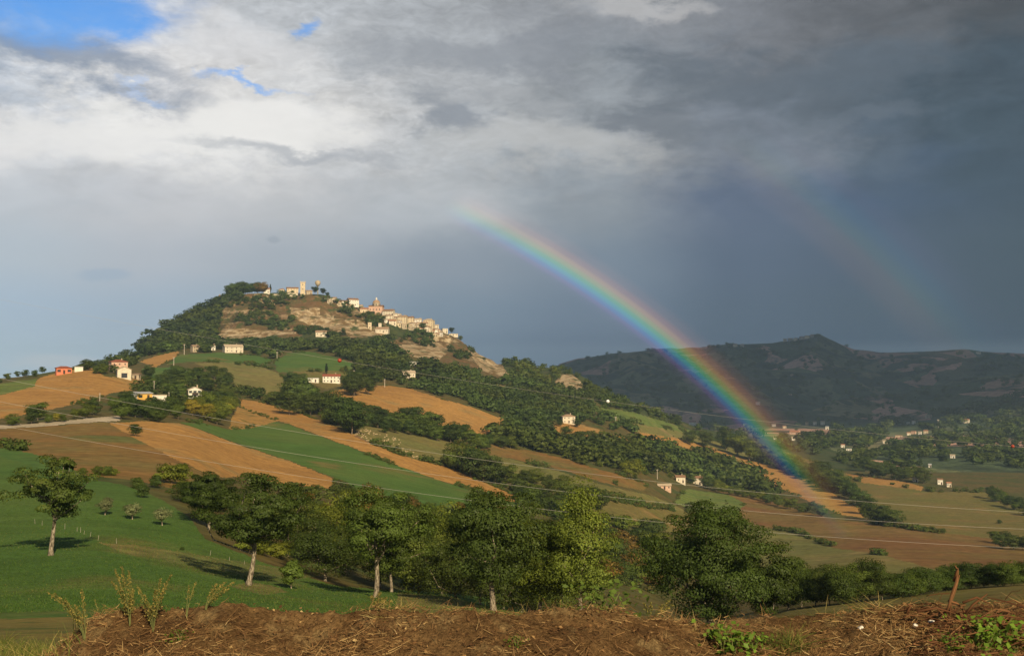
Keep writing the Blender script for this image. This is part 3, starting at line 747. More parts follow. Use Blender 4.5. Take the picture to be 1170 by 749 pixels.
# the belt of trees in the gully behind them
BELT = [Proto(50 + i, 10, w, base=.0, ncl=66, per=230, leaf=.20, shape='round', mat=m, r0=.2, clump=(.09,.17)) for i, (w, m) in enumerate([(9,'dark'),(8,'mid'),(8.5,'light'),(9,'oak'),(7.5,'brown')])]
for (u, Y, top, wpx, k, lab) in [
    (222, 165, 548, 46, 0, 'dark tree at the left end of the tree belt behind the leaning oak'),
    (330, 150, 562, 70, 3, 'olive brown tree between the leaning oak and the bent oak'),
    (352, 175, 566, 62, 1, 'green tree behind the belt right of the leaning oak'),
    (372, 128, 585, 74, 0, 'dark shady tree filling the gap left of the bent oak'),
    (395, 160, 556, 66, 2, 'pale green tree behind the left side of the bent oak'),
    (478, 140, 578, 78, 1, 'green tree right behind the bent oak'),
    (505, 165, 566, 70, 2, 'yellowish green tree in the middle of the belt'),
    (520, 135, 598, 66, 0, 'dark tree in the middle of the belt before the field slope'),
    (548, 170, 548, 60, 1, 'tall green tree rising over the ivy trunk oak'),
    (596, 150, 566, 72, 3, 'dull green tree right behind the ivy trunk oak'),
    (642, 160, 590, 66, 1, 'green tree behind the yellow poplar'),
    (300, 185, 560, 60, 2, 'bright green tree behind the leaning oak crown'),
    (262, 190, 556, 56, 0, 'dark tree behind the left side of the leaning oak'),
    (435, 150, 575, 70, 0, 'dark tree hidden behind the bent oak trunk'),
    (420, 195, 548, 40, 4, 'brown leaved tree peeping over the belt by the green slope'),
    (462, 200, 552, 34, 0, 'small dark tree peeping over the belt beside the green slope'),
    (575, 128, 618, 70, 0, 'dark low tree behind the ivy trunk oak'),
    (610, 135, 628, 70, 0, 'dark low tree behind the grey green bushy tree'),
    (900, 138, 636, 52, 3, 'dull hedge tree touching the low dark oak'),
    ]:
    p = at_uY(u, Y, 620); pv = proj(p.x, p.y, p.z)[1]
    BELT[k].put(p, max(4.0, (pv - top) / FOC * Y), 'broadleaf_tree', lab, 'tree', 'trees of the gully belt', wpx / FOC * Y * 1.22)

# ------------------------------------------------------------------ woods, hedges and single trees of the middle distance
MIDT = [Proto(80 + i, 9, w, base=b, ncl=44, per=90, leaf=.42, shape='round', mat=m, r0=.2, nl=4, bark=BARKD, clump=(.12,.22)) for i, (w, b, m) in enumerate(
    [(8.5,.10,'dark'),(8,.12,'dark'),(9,.08,'wood'),(8,.10,'mid'),(8.5,.06,'mid'),(8,.1,'light'),(7.5,.1,'yellow'),(8,.08,'brown')])]
SHRUB = [Proto(95 + i, 3.0, 3.6, base=.02, ncl=34, per=70, leaf=.22, shape='round', mat=m, r0=.06, nl=3, bark=BARKD, clump=(.15,.27)) for i, m in enumerate(['dark','mid','light','brown','oak'])]
CYP = Proto(110, 12, 3.4, base=.04, ncl=60, per=40, leaf=.5, shape='cone', mat='conifer', r0=.2, nl=3, bark=BARKD)
PINE = Proto(111, 13, 8, base=.34, ncl=46, per=44, leaf=.6, shape='spread', mat='conifer', r0=.25, nl=8, bark=BARKD)
def cls_at(u, v):
    """index of the ground piece at a photo pixel"""
    p, ok = hit(u, v)
    a = p.x / p.y; s = 585 + a * FOC * CP
    i = int(np.clip(np.searchsorted(s_all, s) - 1, 0, nc - 2)); j = int(np.clip((math.log(p.y) - lnY[0]) / (lnY[1] - lnY[0]), 0, nr - 2))
    return fcls[i, j], p, ok
N_TREES = [0]
def tree_px(u, v, hpx, kind, label, group, name='broadleaf_tree', wf=1.0, ymin=12.0, cat='tree'):
    p, ok = hit(u, v, ymin); h = hpx / FOC * p.y
    pr = kind if isinstance(kind, Proto) else kind[random.randrange(len(kind))]
    if kind is DK and random.random() < .2: pr = MIDT[random.choice([3, 4])]
    N_TREES[0] += 1
    return pr.put(p - Vector((0, 0, .1)), h, name, label, cat, group, pr.W * h / pr.H * wf * random.uniform(.9, 1.25))
DK, MX, GR, YL, BR = MIDT[:3], MIDT[:5], MIDT[2:6], MIDT[5:7], [MIDT[7]]
def row(pts, n, hp, kinds, label, group, jit=3.0, **kw):
    P_ = np.array(pts, float); L = np.r_[0, np.cumsum(np.hypot(*np.diff(P_, axis=0).T))]
    for k in range(n):
        t = (k + random.uniform(.2, .8)) / n * L[-1]
        tree_px(np.interp(t, L, P_[:, 0]), np.interp(t, L, P_[:, 1]) + random.uniform(-jit, jit), random.uniform(*hp), kinds, label, group, **kw)
def patch(poly, n, hp, kinds, label, group, fields_ok=False, **kw):
    us = [p[0] for p in poly]; vs = [p[1] for p in poly]; got = []; tries = 0
    dmin = 0.62 * math.sqrt(abs(sum(poly[i][0]*poly[(i+1)%len(poly)][1]-poly[(i+1)%len(poly)][0]*poly[i][1] for i in range(len(poly))))/2 / max(n,1))
    while len(got) < n and tries < n * 60:
        tries += 1
        u = random.uniform(min(us), max(us)); v = random.uniform(min(vs), max(vs))
        if not in_poly(np.array([u]), np.array([v]), poly)[0]: continue
        if any((a - u) ** 2 + ((b - v) * 1.6) ** 2 < dmin * dmin for a, b in got): continue
        if not fields_ok and cls_at(u, v)[0] < BASE: continue
        got.append((u, v))
    for u, v in got: tree_px(u, v, random.uniform(*hp), kinds, label, group, **kw)
# left: by the road and the houses
for (u, v, h, k) in [(14,486,15,GR),(36,484,19,DK),(43,480,23,DK),(55,483,12,GR),(65,481,10,YL),(72,482,11,GR),(86,478,13,GR),(99,478,20,DK),(107,474,20,DK),(128,466,15,DK),(141,459,14,DK),(147,455,9,DK),(160,449,6,DK)]:
    tree_px(u, v, h, k, 'green tree beside the gravel road under the tan field', 'trees along the gravel road')
patch([(133,482),(137,466),(215,470),(222,480),(200,484)], 16, (17,24), DK, 'dark tree in the thick clump around the end of the gravel road', 'trees at the end of the gravel road')
tree_px(155, 498, 15, DK, 'round dark tree alone on the edge of the tan field below the road end', None, wf=1.1)
patch([(214,476),(224,462),(272,470),(276,484),(255,489),(228,484)], 12, (16,24), YL, 'yellowish green tree below the white gabled house', 'yellow green trees below the white house')
patch([(248,470),(255,450),(276,456),(278,470),(262,474)], 6, (15,20), GR, 'green tree right of the white gabled house', 'trees right of the white house')
patch([(160,440),(172,418),(215,436),(214,452),(196,462),(180,450)], 14, (12,18), MX, 'tree in the grove around the yellow barn', 'trees around the yellow barn')
patch([(216,440),(226,426),(262,434),(262,448),(238,450)], 9, (12,20), DK, 'dark tree on the slope behind the white gabled house', 'trees behind the white house')
row([(196,425),(222,430),(240,436)], 8, (7,11), DK, 'dark tree in the hedge over the white gabled house', 'hedge trees above the white house', 1)
row([(5,432),(28,430),(52,428)], 5, (6,11), DK, 'dark tree on the left skyline by the vine rows', 'trees on the left skyline')
row([(92,424),(104,422),(120,419)], 5, (9,14), DK, 'dark tree on the skyline between the salmon house and the pink house', 'skyline trees by the pink house', 1.5)
tree_px(117, 427, 13, GR, 'bright green tree left of the pink house', None, wf=1.1)
tree_px(109, 427, 11, GR, 'green bush tree at the top of the tan field left of the pink house', None)
# hill farms
tree_px(373, 428, 14, CYP, 'dark cypress rising behind the long white house', None, 'cypress_tree')
patch([(391,452),(395,442),(425,440),(428,450),(410,454)], 7, (17,24), DK, 'dark tree in the round copse right of the long white house', 'copse right of the long white house', True)
# hedges among the tan fields
patch([(325,452),(335,432),(350,440),(356,462),(345,468)], 9, (12,18), DK, 'dark tree in the hedge below the white shed', 'hedge trees below the white shed')
patch([(302,470),(308,460),(318,462),(318,474)], 3, (12,17), DK, 'dark tree at the foot of the olive hill field', 'trees at the foot of the hill field')
patch([(328,474),(334,458),(362,466),(412,486),(408,496),(380,486),(350,478)], 15, (22,36), DK, 'large dark tree in the clump above the long tan strip', 'large trees above the tan strip', True)
tree_px(402, 496, 38, DK, 'tallest dark tree of the hedge beside the pale bare patch', None, wf=.95)
row([(425,480),(443,484)], 2, (17,20), DK, 'dark tree standing by itself on the edge of the big tan field', 'trees on the edge of the big tan field')
row([(420,488),(455,494),(490,499),(520,506),(555,510),(585,512)], 22, (14,24), MX, 'tree in the hedge between the big tan field and the stubble field', 'hedge below the big tan field', 3, )
row([(450,488),(475,490),(500,498)], 5, (20,27), DK, 'tall tree in the hedge between the big tan field and the stubble field', 'tall hedge trees below the big tan field', 2)
for (u, v, h, w) in [(522,537,34,1.2),(538,545,36,1.1),(552,550,38,1),(566,553,30,1),(580,556,28,1)]:
    tree_px(u, v, h, DK, 'large dark tree in the clump standing in the stubble field', 'clump in the stubble field', wf=w)
patch([(585,560),(600,548),(650,562),(705,582),(690,600),(640,592),(600,585)], 16, (18,26), MX, 'tree in the thicket below the stubble strip', 'thicket below the stubble strip', True)
tree_px(722, 546, 24, YL, 'pale yellowish tree in front of the dark wood', None)
tree_px(790, 553, 11, GR, 'green tree standing between the two cream houses', None)
tree_px(659, 488, 10, DK, 'dark tree close on the right side of the pale villa', None)
tree_px(640, 487, 9, DK, 'dark tree close on the left side of the pale villa', None)
row([(645,507),(668,512),(690,510)], 4, (16,22), DK, 'dark tree in front of the tan patch below the pale villa', 'trees by the tan patch below the villa')
for (u, v, h) in [(788,508,17),(806,511,20),(830,514,27),(842,521,27),(856,526,28),(868,528,24),(882,532,20),(892,536,18)]:
    tree_px(u, v, h, DK, 'large dark tree in the grove between the ridge fields', 'grove between the ridge fields')
row([(800,556),(840,566),(880,575),(915,584),(942,589)], 18, (10,15), GR, 'low green tree in the hedge under the long tan field', 'hedge under the long tan field', 1.5)
tree_px(872, 567, 20, DK, 'dark tree standing above the hedge under the long tan field', None)
patch([(898,534),(925,543),(955,552),(980,572),(1000,584),(1045,600),(1035,607),(995,596),(960,574),(930,556)], 30, (14,22), DK, 'dark tree in the hedge between the tan field and the slope field', 'hedge right of the long tan field')
row([(985,540),(1010,546),(1060,549)], 9, (14,20), DK, 'dark tree in the hedge above the small tan field', 'hedge above the small tan field')
row([(1128,566),(1150,576),(1175,588)], 7, (11,16), DK, 'dark tree in the hedge on the far edge of the slope field', 'hedge on the far edge of the slope field')
row([(1134,622),(1152,624),(1178,628)], 6, (15,19), DK, 'dark tree in the copse above the red brown field', 'copse above the red brown field')
tree_px(1142, 598, 5, SHRUB, 'small dark bush alone in the slope field', None, 'bush', cat='bush')
# scrub and bushes near the green field
for (u, v, h, k) in [(196,552,26,2),(206,548,20,1),(178,557,15,0),(157,558,14,1),(163,568,16,0),(112,542,11,1),(122,543,12,1),(130,543,10,2),(95,541,8,1),(210,560,14,2),(285,630,22,2),(300,634,20,2),(320,638,22,2),(208,628,5,0)]:
    tree_px(u, v, h, SHRUB[k], 'green bush on the edge of the upper green field', 'bushes along the upper green field', 'bush', cat='bush', ymin=70)
# hedge on the right behind the near meadow
HX = [(884,694,56),(900,693,52),(916,692,55),(932,691,50),(948,690,48),(962,689,50),(978,687,49),(994,685,44),(1008,684,36),(1022,682,34),(1038,680,32),(1052,678,31),(1066,676,28),(1080,674,27),(1095,672,30),(1110,671,30),(1124,670,26),(1140,669,26),(1155,668,25),(1172,667,25)]
HEDGE = [Proto(130 + i, 6, 6.5, base=.02, ncl=70, per=150, leaf=.18, shape='round', mat=m, r0=.12, clump=(.11,.2)) for i, m in enumerate(['oak','dark','mid','dark'])]
for i, (u, v, h) in enumerate(HX):
    HEDGE[i % 4].put(hit(u, v + 1, 60)[0], h / FOC * hit(u, v + 1, 60)[0].y * random.uniform(.85, 1.2), 'hedge_shrub', 'tall leafy shrub in the hedge behind the near meadow', 'shrub', 'hedge behind the near meadow', random.uniform(34, 50) / FOC * hit(u, v + 1, 60)[0].y)
# shrubs on the shaded slope seen through the gap of the tree belt
for i in range(46):
    u = random.uniform(600, 770); v = random.uniform(604, 672)
    tree_px(u, v, random.uniform(16, 26), SHRUB[random.choice([1,2,3,4,4,3])], 'shrub on the rough slope seen over the dark gap', 'shrubs on the rough slope', 'bush', cat='bush', wf=1.2, ymin=150)
for i in range(26):
    u = random.uniform(330, 600); v = 566 + (u - 330) * .08 + random.uniform(-4, 22)
    tree_px(u, v, random.uniform(9, 16), SHRUB[random.choice([1,2,3,3,4])], 'shrub on the bank between the green slope and the tree belt', 'shrubs under the green slope', 'bush', cat='bush', wf=1.2, ymin=150)

KEEP = [(u, v) for u, v in [(908,496),(906,503),(886,502),(884,487),(896,489),(931,485),(940,485),(945,490),(922,485),(963,511),(970,514),(1011,506),(1020,502),(1027,499),(1033,498),(1038,497),(1044,495),(1051,496),(1058,495),(1044,484),(1038,484),(1061,477),(1104,483),(1088,523),(1062,533),(1074,553),(1084,556),(1046,550),(1022,544),(1012,542),(866,462),(791,486),
    (472,418),(466,431),(649,483),(777,551),(797,553),(437,380),(422,375),(434,378),(367,385),(266,402),(243,400),(223,402),(649,478),(636,436),(645,436),(655,438),(662,442),(460,400),(475,402),(490,404),(505,406),(545,410),(556,416),(566,422),(574,428),(270,382),(290,382),(310,382),(330,380),(345,360),(365,364),(385,371),(400,376),(415,378),(430,380)]]
def crowded(u, v):
    return any(abs(u - a) < 7 and -3 < v - b < 9 for a, b in KEEP)
# ------------------------------------------------------------------ far woods: nobody could count these trees
TPL = []
for k in range(8):
    me, _ = crown(300 + k, 8, 8, 4.0, 17, 13, 1.45, 'round', 0, (.17,.28), None, 'crown_shape')
    n = len(me.vertices); co = np.empty(n * 3, np.float32); me.vertices.foreach_get('co', co)
    tn = np.empty(len(me.polygons), np.float32); me.attributes['tone'].data.foreach_get('value', tn)
    TPL.append((co.reshape(-1, 3), tn)); bpy.data.meshes.remove(me)
def woodland(name, label, polys, hp, mat, seed, fields_ok=False, dens=1.0, ymin=600, clear=0.0):
    """a wood as one mass of crowns; dens = crowns per 30 square photo pixels"""
    g = np.random.default_rng(seed); V_, T_ = [], []
    for poly in polys:
        us = [p[0] for p in poly]; vs = [p[1] for p in poly]
        area = abs(sum(poly[i][0]*poly[(i+1)%len(poly)][1]-poly[(i+1)%len(poly)][0]*poly[i][1] for i in range(len(poly)))) / 2
        n = int(area / 30 * dens / (area / ((max(us)-min(us))*(max(vs)-min(vs)))))
        uu = g.uniform(min(us), max(us), n); vv = g.uniform(min(vs), max(vs), n)
        ok = in_poly(uu, vv, poly)
        for u, v in zip(uu[ok], vv[ok]):
            c, p, hitok = cls_at(u, v)
            if p.y < ymin or not hitok: continue
            if c < BASE and not fields_ok: continue
            if crowded(u, v): continue
            if clear and vnoise(p.x / 40, p.y / 40, seed) < clear: continue
            h = g.uniform(*hp) / FOC * p.y; k = g.integers(0, 8); co, tn = TPL[k]
            a = g.uniform(0, 6.28); ca, sa = math.cos(a), math.sin(a); s = h / 8 * g.uniform(.85, 1.7)
            q = np.stack([(co[:, 0]*ca - co[:, 1]*sa) * s + p.x, (co[:, 0]*sa + co[:, 1]*ca) * s + p.y, co[:, 2] * h / 8 + p.z - .5], 1)
            V_.append(q); T_.append(tn * g.uniform(.86, 1.12) * (.68 + .62 * float(vnoise(p.x / 38, p.y / 60, 77))))
    v = np.concatenate(V_); n = len(v) // 4
    o = link(name, mesh_np(name, v, np.arange(4 * n).reshape(n, 4), LM[mat], False, np.concatenate(T_)))
    return tag(o, label, 'wood', None, 'stuff')
woodland('hill_woodland', 'dense dark wood covering the left flank of the town hill', [
   [(112,424),(122,416),(140,410),(156,404),(167,390),(193,373),(212,362),(247,349),(262,340),(275,335),(268,343),(255,355),(246,372),(240,388),(250,396),(222,400),(200,402),(185,402),(165,408),(150,418),(130,428)]], (8, 13), 'wood', 1, dens=2.0)
woodland('hill_woodland', 'dark green wood across the foot of the town hill', [
   [(236,398),(246,393),(300,394),(345,397),(360,391),(385,394),(438,394),(446,387),(470,387),(490,390),(470,396),(446,400),(466,415),(500,420),(540,427),(566,440),(590,432),(620,438),(650,450),(690,470),(640,480),(596,487),(560,470),(500,452),(440,440),(404,424),(404,413),(380,405),(350,400),(320,402),(290,403),(262,400)]], (8, 13), 'wood', 2, dens=1.75)
woodland('hill_woodland', 'hazy green wood on the ridge running down right of the town', [
   [(555,408),(600,414),(640,421),(668,433),(700,452),(760,478),(830,492),(800,494),(740,482),(690,466),(640,448),(600,434),(575,425)]], (6, 10), 'mid', 3, dens=1.3, ymin=900)
woodland('hill_scrub', 'scattered dark bushes over the rocky hillside below the town', [
   [(250,380),(258,352),(275,338),(345,337),(385,346),(440,364),(442,382),(385,386),(345,384)], [(450,392),(480,377),(505,380),(548,402),(578,428),(540,414)]], (3, 7.5), 'wood', 4, True, dens=2.3, ymin=1100, clear=.40)
woodland('valley_woodland', 'patchy woods in the valley on the right', [
   [(830,494),(900,500),(1000,488),(1090,470),(1230,440),(1240,570),(1140,556),(1060,549),(1000,541),(930,522),(880,512)], [(905,500),(1000,492),(1060,500),(1060,545),(960,530)]], (7, 13), 'wood', 5, True, dens=1.15, ymin=1200, clear=.42)
woodland('far_woodland', 'distant dark woods over the shaded hills on the right', [
   [(640,416),(700,404),(800,397),(900,390),(935,383),(975,399),(1060,403),(1170,405),(1240,407),(1240,470),(1100,470),(1000,488),(840,494),(780,480),(700,450)]], (3, 5.5), 'wood', 6, True, dens=.9, ymin=1900, clear=.52)
woodland('middle_thicket', 'low green thicket filling the gaps between the hedges', [
   [(600,492),(640,502),(700,512),(740,514),(740,545),(690,534),(640,521),(590,511)], [(742,514),(830,530),(890,566),(840,560),(745,542)], [(285,455),(330,455),(400,490),(350,478)],
   [(415,487),(500,496),(590,510),(585,514),(500,503),(430,492)], [(560,545),(600,550),(700,584),(660,596),(590,584)], [(900,536),(955,553),(1000,586),(1040,604),(990,594),(930,556)]], (7, 12), 'mid', 7, False, dens=.9, ymin=280)
woodland('middle_woodland', 'dark wood on the slope around and behind the two cream houses', [[(560,498),(596,487),(632,497),(636,508),(690,513),(735,512),(742,545),(700,534),(650,523),(600,513)], [(738,512),(790,520),(826,528),(862,550),(895,566),(880,570),(842,560),(800,553),(762,540),(742,540)]], (14, 22), 'wood', 9, False, dens=.75, ymin=280)
woodland('farm_grove', 'dark groves around the farms under the town hill', [[(180,404),(196,398),(250,402),(252,410),(215,409)],[(250,410),(262,404),(312,404),(314,412),(280,413)],[(276,402),(282,394),(322,396),(318,412),(302,410)],[(655,480),(670,472),(760,494),(790,500),(760,504),(700,492)]], (8, 13), 'wood', 10, False, dens=.9, ymin=400)
woodland('slope_scrub', 'low rough scrub on the unfarmed slopes between the fields', [
   [(140,440),(200,425),(330,455),(330,470),(280,460),(200,470)], [(590,575),(720,585),(800,612),(780,680),(600,665)], [(330,552),(420,562),(600,585),(600,610),(330,580)], [(780,555),(840,565),(845,600),(790,600)], [(190,525),(250,545),(215,580),(190,560)]], (6, 12), 'oak', 8, False, dens=.8, ymin=120, clear=.3)
V_, T_ = [], []; g = np.random.default_rng(12)
for nm, mt, y0, y1, poly in FIELDS:
    if mt not in ('tan', 'crop_green', 'olive', 'brown_grass', 'meadow', 'red_grass', 'bright_meadow', 'green_strip') or y1 < 300: continue
    for (a, b), (c_, d_) in zip(poly, poly[1:] + poly[:1]):
        n = int(math.hypot(c_ - a, d_ - b) / 1.5)
        for k in range(n):
            u = a + (c_ - a) * k / n + g.normal(0, .8); v = b + (d_ - b) * k / n + g.normal(0, .7)
            if not (-20 < u < 1190) or crowded(u, v): continue
            p, okh = hit(u, v)
            if p.y < 230 or p.y > 1400 or not okh or vnoise(p.x / 14, p.y / 30, 91) < .60: continue
            h = g.uniform(.5, 1.0) ** 2 * (1.5 if mt in ('tan', 'crop_green') else 2.6) * (1 + p.y / 1500); co, tn = TPL[g.integers(0, 8)]; al = g.uniform(0, 6.28); ca, sa = math.cos(al), math.sin(al); s_ = h / 8 * g.uniform(.9, 1.6)
            V_.append(np.stack([(co[:, 0]*ca - co[:, 1]*sa) * s_ + p.x, (co[:, 0]*sa + co[:, 1]*ca) * s_ + p.y, co[:, 2] * h / 8 + p.z - .3], 1)); T_.append(tn * g.uniform(.8, 1.5))
v = np.concatenate(V_); n = len(v) // 4
tag(link('field_margin_scrub', mesh_np('field_margin_scrub', v, np.arange(4 * n).reshape(n, 4), LM['oak'], False, np.concatenate(T_))), 'ragged low scrub along the field margins', 'scrub', None, 'stuff')
print('single trees', N_TREES[0])
# ------------------------------------------------------------------ buildings
def plaster(name, c, dirt=.25):
    m, t, out = new_mat(name); P = t.n.new('ShaderNodeTexCoord').outputs['Object']
    n = t.noise(P, .5, 6, .65); g = t.linmap(n, .3, .7, 1 - dirt, 1 + dirt * .4)
    principled(t, out, t.vmath('SCALE', c4(c), None, g), .9, .1, bumpn(t, t.noise(P, 3, 4, .6), .05)); return m
def tiles(name, c, c2):
    m, t, out = new_mat(name); P = t.n.new('ShaderNodeTexCoord').outputs['Object']
    w = t.n.new('ShaderNodeTexWave'); w.inputs['Scale'].default_value = 1.6; w.inputs['Distortion'].default_value = 1.0
    t.l.new(P, w.inputs['Vector'])
    n = t.noise(P, 1.2, 5, .7)
    col = t.mix(t.smooth(n, .35, .65), c4(c), c4(c2)); col = t.vmath('SCALE', col, None, t.linmap(w.outputs[1], 0, 1, .75, 1.12))
    principled(t, out, col, .85, .1, bumpn(t, w.outputs[1], .08)); return m
PL = {'cream': plaster('cream_plaster', (.63,.55,.42)), 'white': plaster('white_plaster', (.70,.65,.55), .15), 'ochre': plaster('ochre_plaster', (.60,.49,.33)),
      'pink': plaster('pink_plaster', (.58,.38,.27)), 'salmon': plaster('salmon_plaster', (.60,.20,.11), .15), 'stone': plaster('stone_wall', (.44,.36,.25), .35),
      'yellow': plaster('yellow_plaster', (.62,.37,.09), .2), 'grey': plaster('grey_plaster', (.38,.36,.32)), 'brick': plaster('brick_wall', (.36,.20,.11), .3)}
RT = {'red': tiles('red_tile', (.33,.10,.055), (.24,.085,.05)), 'brown': tiles('brown_tile', (.22,.13,.08), (.30,.17,.10)), 'orange': tiles('orange_tile', (.40,.18,.10), (.33,.16,.09)),
      'tan': tiles('weathered_tile', (.40,.27,.17), (.30,.20,.13)), 'grey': tiles('grey_sheet', (.46,.46,.46), (.36,.37,.38)), 'pale': tiles('pale_tile', (.55,.44,.31), (.42,.32,.22))}
GLASS, _t, _o = new_mat('dark_window'); principled(_t, _o, (.035,.036,.04,1), .25, .5)
WOODM, _t, _o = new_mat('dark_timber'); principled(_t, _o, (.055,.035,.022,1), .7, .2)
SHUT, _t, _o = new_mat('green_shutter'); principled(_t, _o, (.06,.09,.055,1), .6, .3)

def house(loc, w, d, h, rot, wall, roof, rtype, name, label, cat='house', group=None, win=None, floors=None, opening=None, chimney=True, rh=None):
    """walls, roof with eaves, shuttered windows, a door; local -y faces the viewer before rot"""
    o = empty(name, loc, math.atan2(-loc[0], loc[1]) + rot); tag(o, label, cat, group)
    F0 = -2.2; hw, hd = w / 2, d / 2; mb = MB(); rf = MB(); e = .45; th = .22
    rh = rh if rh is not None else {'gable': .22 * d, 'front': .22 * w, 'hip': .2 * min(w, d), 'shed': .14 * d, 'flat': .35}[rtype]
    mb.box(-hw, hw, -hd, hd, F0, h)
    if rtype == 'gable':
        mb.add([(-hw,-hd,h),(-hw,hd,h),(-hw,0,h+rh),(hw,-hd,h),(hw,hd,h),(hw,0,h+rh)], [(0,2,1),(3,4,5)])
        k = rh / hd
        for sg in (-1, 1):
            y0 = sg * (hd + e); z0 = h - e * k
            rf.add([(-hw-e,y0,z0+.03),(hw+e,y0,z0+.03),(hw+e,0,h+rh+.03),(-hw-e,0,h+rh+.03),(-hw-e,y0,z0+th),(hw+e,y0,z0+th),(hw+e,0,h+rh+th),(-hw-e,0,h+rh+th)],
                   [(0,1,2,3),(4,7,6,5),(0,4,5,1),(1,5,6,2),(3,7,4,0)])
    elif rtype == 'front':
        mb.add([(-hw,-hd,h),(hw,-hd,h),(0,-hd,h+rh),(-hw,hd,h),(hw,hd,h),(0,hd,h+rh)], [(0,1,2),(3,5,4)])
        k = rh / hw
        for sg in (-1, 1):
            x0 = sg * (hw + e); z0 = h - e * k
            rf.add([(x0,-hd-e,z0+.03),(x0,hd+e,z0+.03),(0,hd+e,h+rh+.03),(0,-hd-e,h+rh+.03),(x0,-hd-e,z0+th),(x0,hd+e,z0+th),(0,hd+e,h+rh+th),(0,-hd-e,h+rh+th)],
                   [(0,1,2,3),(4,7,6,5),(0,4,5,1),(1,5,6,2),(3,7,4,0)])
    elif rtype == 'hip':
        r = max(0.0, hw - hd) if w >= d else 0; q = max(0.0, hd - hw) if d > w else 0
        b = [(-hw-e,-hd-e,h+.02),(hw+e,-hd-e,h+.02),(hw+e,hd+e,h+.02),(-hw-e,hd+e,h+.02)]
        b2 = [(x, y, z + th) for x, y, z in b]
        rf.add(b + b2 + [(-r, -q, h+rh+th), (r, q, h+rh+th)], [(0,3,2,1),(0,1,5,4),(1,2,6,5),(2,3,7,6),(3,0,4,7)] + ([(4,5,9,8),(6,7,8,9),(5,6,9),(7,4,8)] if w >= d else [(5,6,9,8),(7,4,8,9),(4,5,8),(6,7,9)]))
    elif rtype == 'shed':
        rf.add([(-hw-e,-hd-e,h+.02),(hw+e,-hd-e,h+.02),(hw+e,hd+e,h+rh),(-hw-e,hd+e,h+rh),(-hw-e,-hd-e,h+th),(hw+e,-hd-e,h+th),(hw+e,hd+e,h+rh+th),(-hw-e,hd+e,h+rh+th)],
               [(0,3,2,1),(4,5,6,7),(0,1,5,4),(1,2,6,5),(2,3,7,6),(3,0,4,7)])
        mb.add([(-hw,-hd,h),(-hw,hd,h),(-hw,hd,h+rh-.05),(hw,-hd,h),(hw,hd,h),(hw,hd,h+rh-.05)], [(0,2,1),(3,4,5)]); mb.add([(-hw,hd,h),(hw,hd,h),(hw,hd,h+rh-.05),(-hw,hd,h+rh-.05)], [(0,1,2,3)])
    else:
        rf.box(-hw-.15, hw+.15, -hd-.15, hd+.15, h+.01, h+rh)
    mb.build('wall', PL[wall], o); ro = rf.build('roof', RT[roof], o)
    if chimney and rtype in ('gable', 'hip', 'front') and h > 4:
        c = MB(); cx, cy = w * .22, d * .12; c.box(cx-.35, cx+.35, cy-.35, cy+.35, h + .2, h + rh + 1.0); c.box(cx-.45, cx+.45, cy-.45, cy+.45, h + rh + 1.01, h + rh + 1.15)
        c.build('chimney', PL['stone'], ro)
    nf = floors or max(1, round(h / 3.1)); nw = win if win is not None else max(1, int(w / 3.2)); fh = h / nf
    wm = MB(); ws_ = 1.0 if loc[1] < 700 else .8; wm.box(-.45*ws_, .45*ws_, -.06, .06, -.7*ws_, .7*ws_); wme = wm.mesh('window', GLASS)
    sme = []
    for x0, x1 in ((-.92, -.47), (.47, .92)): sm = MB(); sm.box(x0, x1, -.07, .05, -.72, .72); sme.append(sm.mesh('shutter', SHUT if wall in ('white', 'cream', 'pink') else WOODM))
    done_door = False
    for f in range(nf):
        for i in range(nw):
            x = (i + .5) / nw * w - hw
            if f == 0 and i == nw // 2 and not done_door:
                dm = MB(); wd = opening or 1.1
                dm.box(x - wd/2, x + wd/2, -hd - .05, -hd + .05, .02, min(2.2 if not opening else opening * .85, h - .4)); dm.build('door', WOODM if not opening else GLASS, o); done_door = True; continue
            wo_ = link('window', wme, o, (x, -hd - .01, f * fh + fh * .55)); [link('shutter', q_, wo_) for q_ in sme] if loc[1] < 700 else None
    for sx in (-1, 1):
        for f in range(nf):
            q = link('window', wme, o, (sx * (hw + .01), -hd * .2, f * fh + fh * .55)); q.rotation_euler = (0, 0, math.pi / 2)
    return o
def hpx(u, vb, wpx, hpx_, rot, wall, roof, rtype, name, label, dratio=.8, ymin=200.0, **kw):
    p, ok = hit(u, vb, ymin); k = p.y / FOC
    if ymin > 1000 and ymin < 2000: wpx *= .88; hpx_ *= .88
    w = wpx * k / max(.75, math.cos(rot) + .35 * abs(math.sin(rot))); return house(p, w, max(3.2, w * dratio), max(2.4, hpx_ * k), rot, wall, roof, rtype, name, label, **kw)
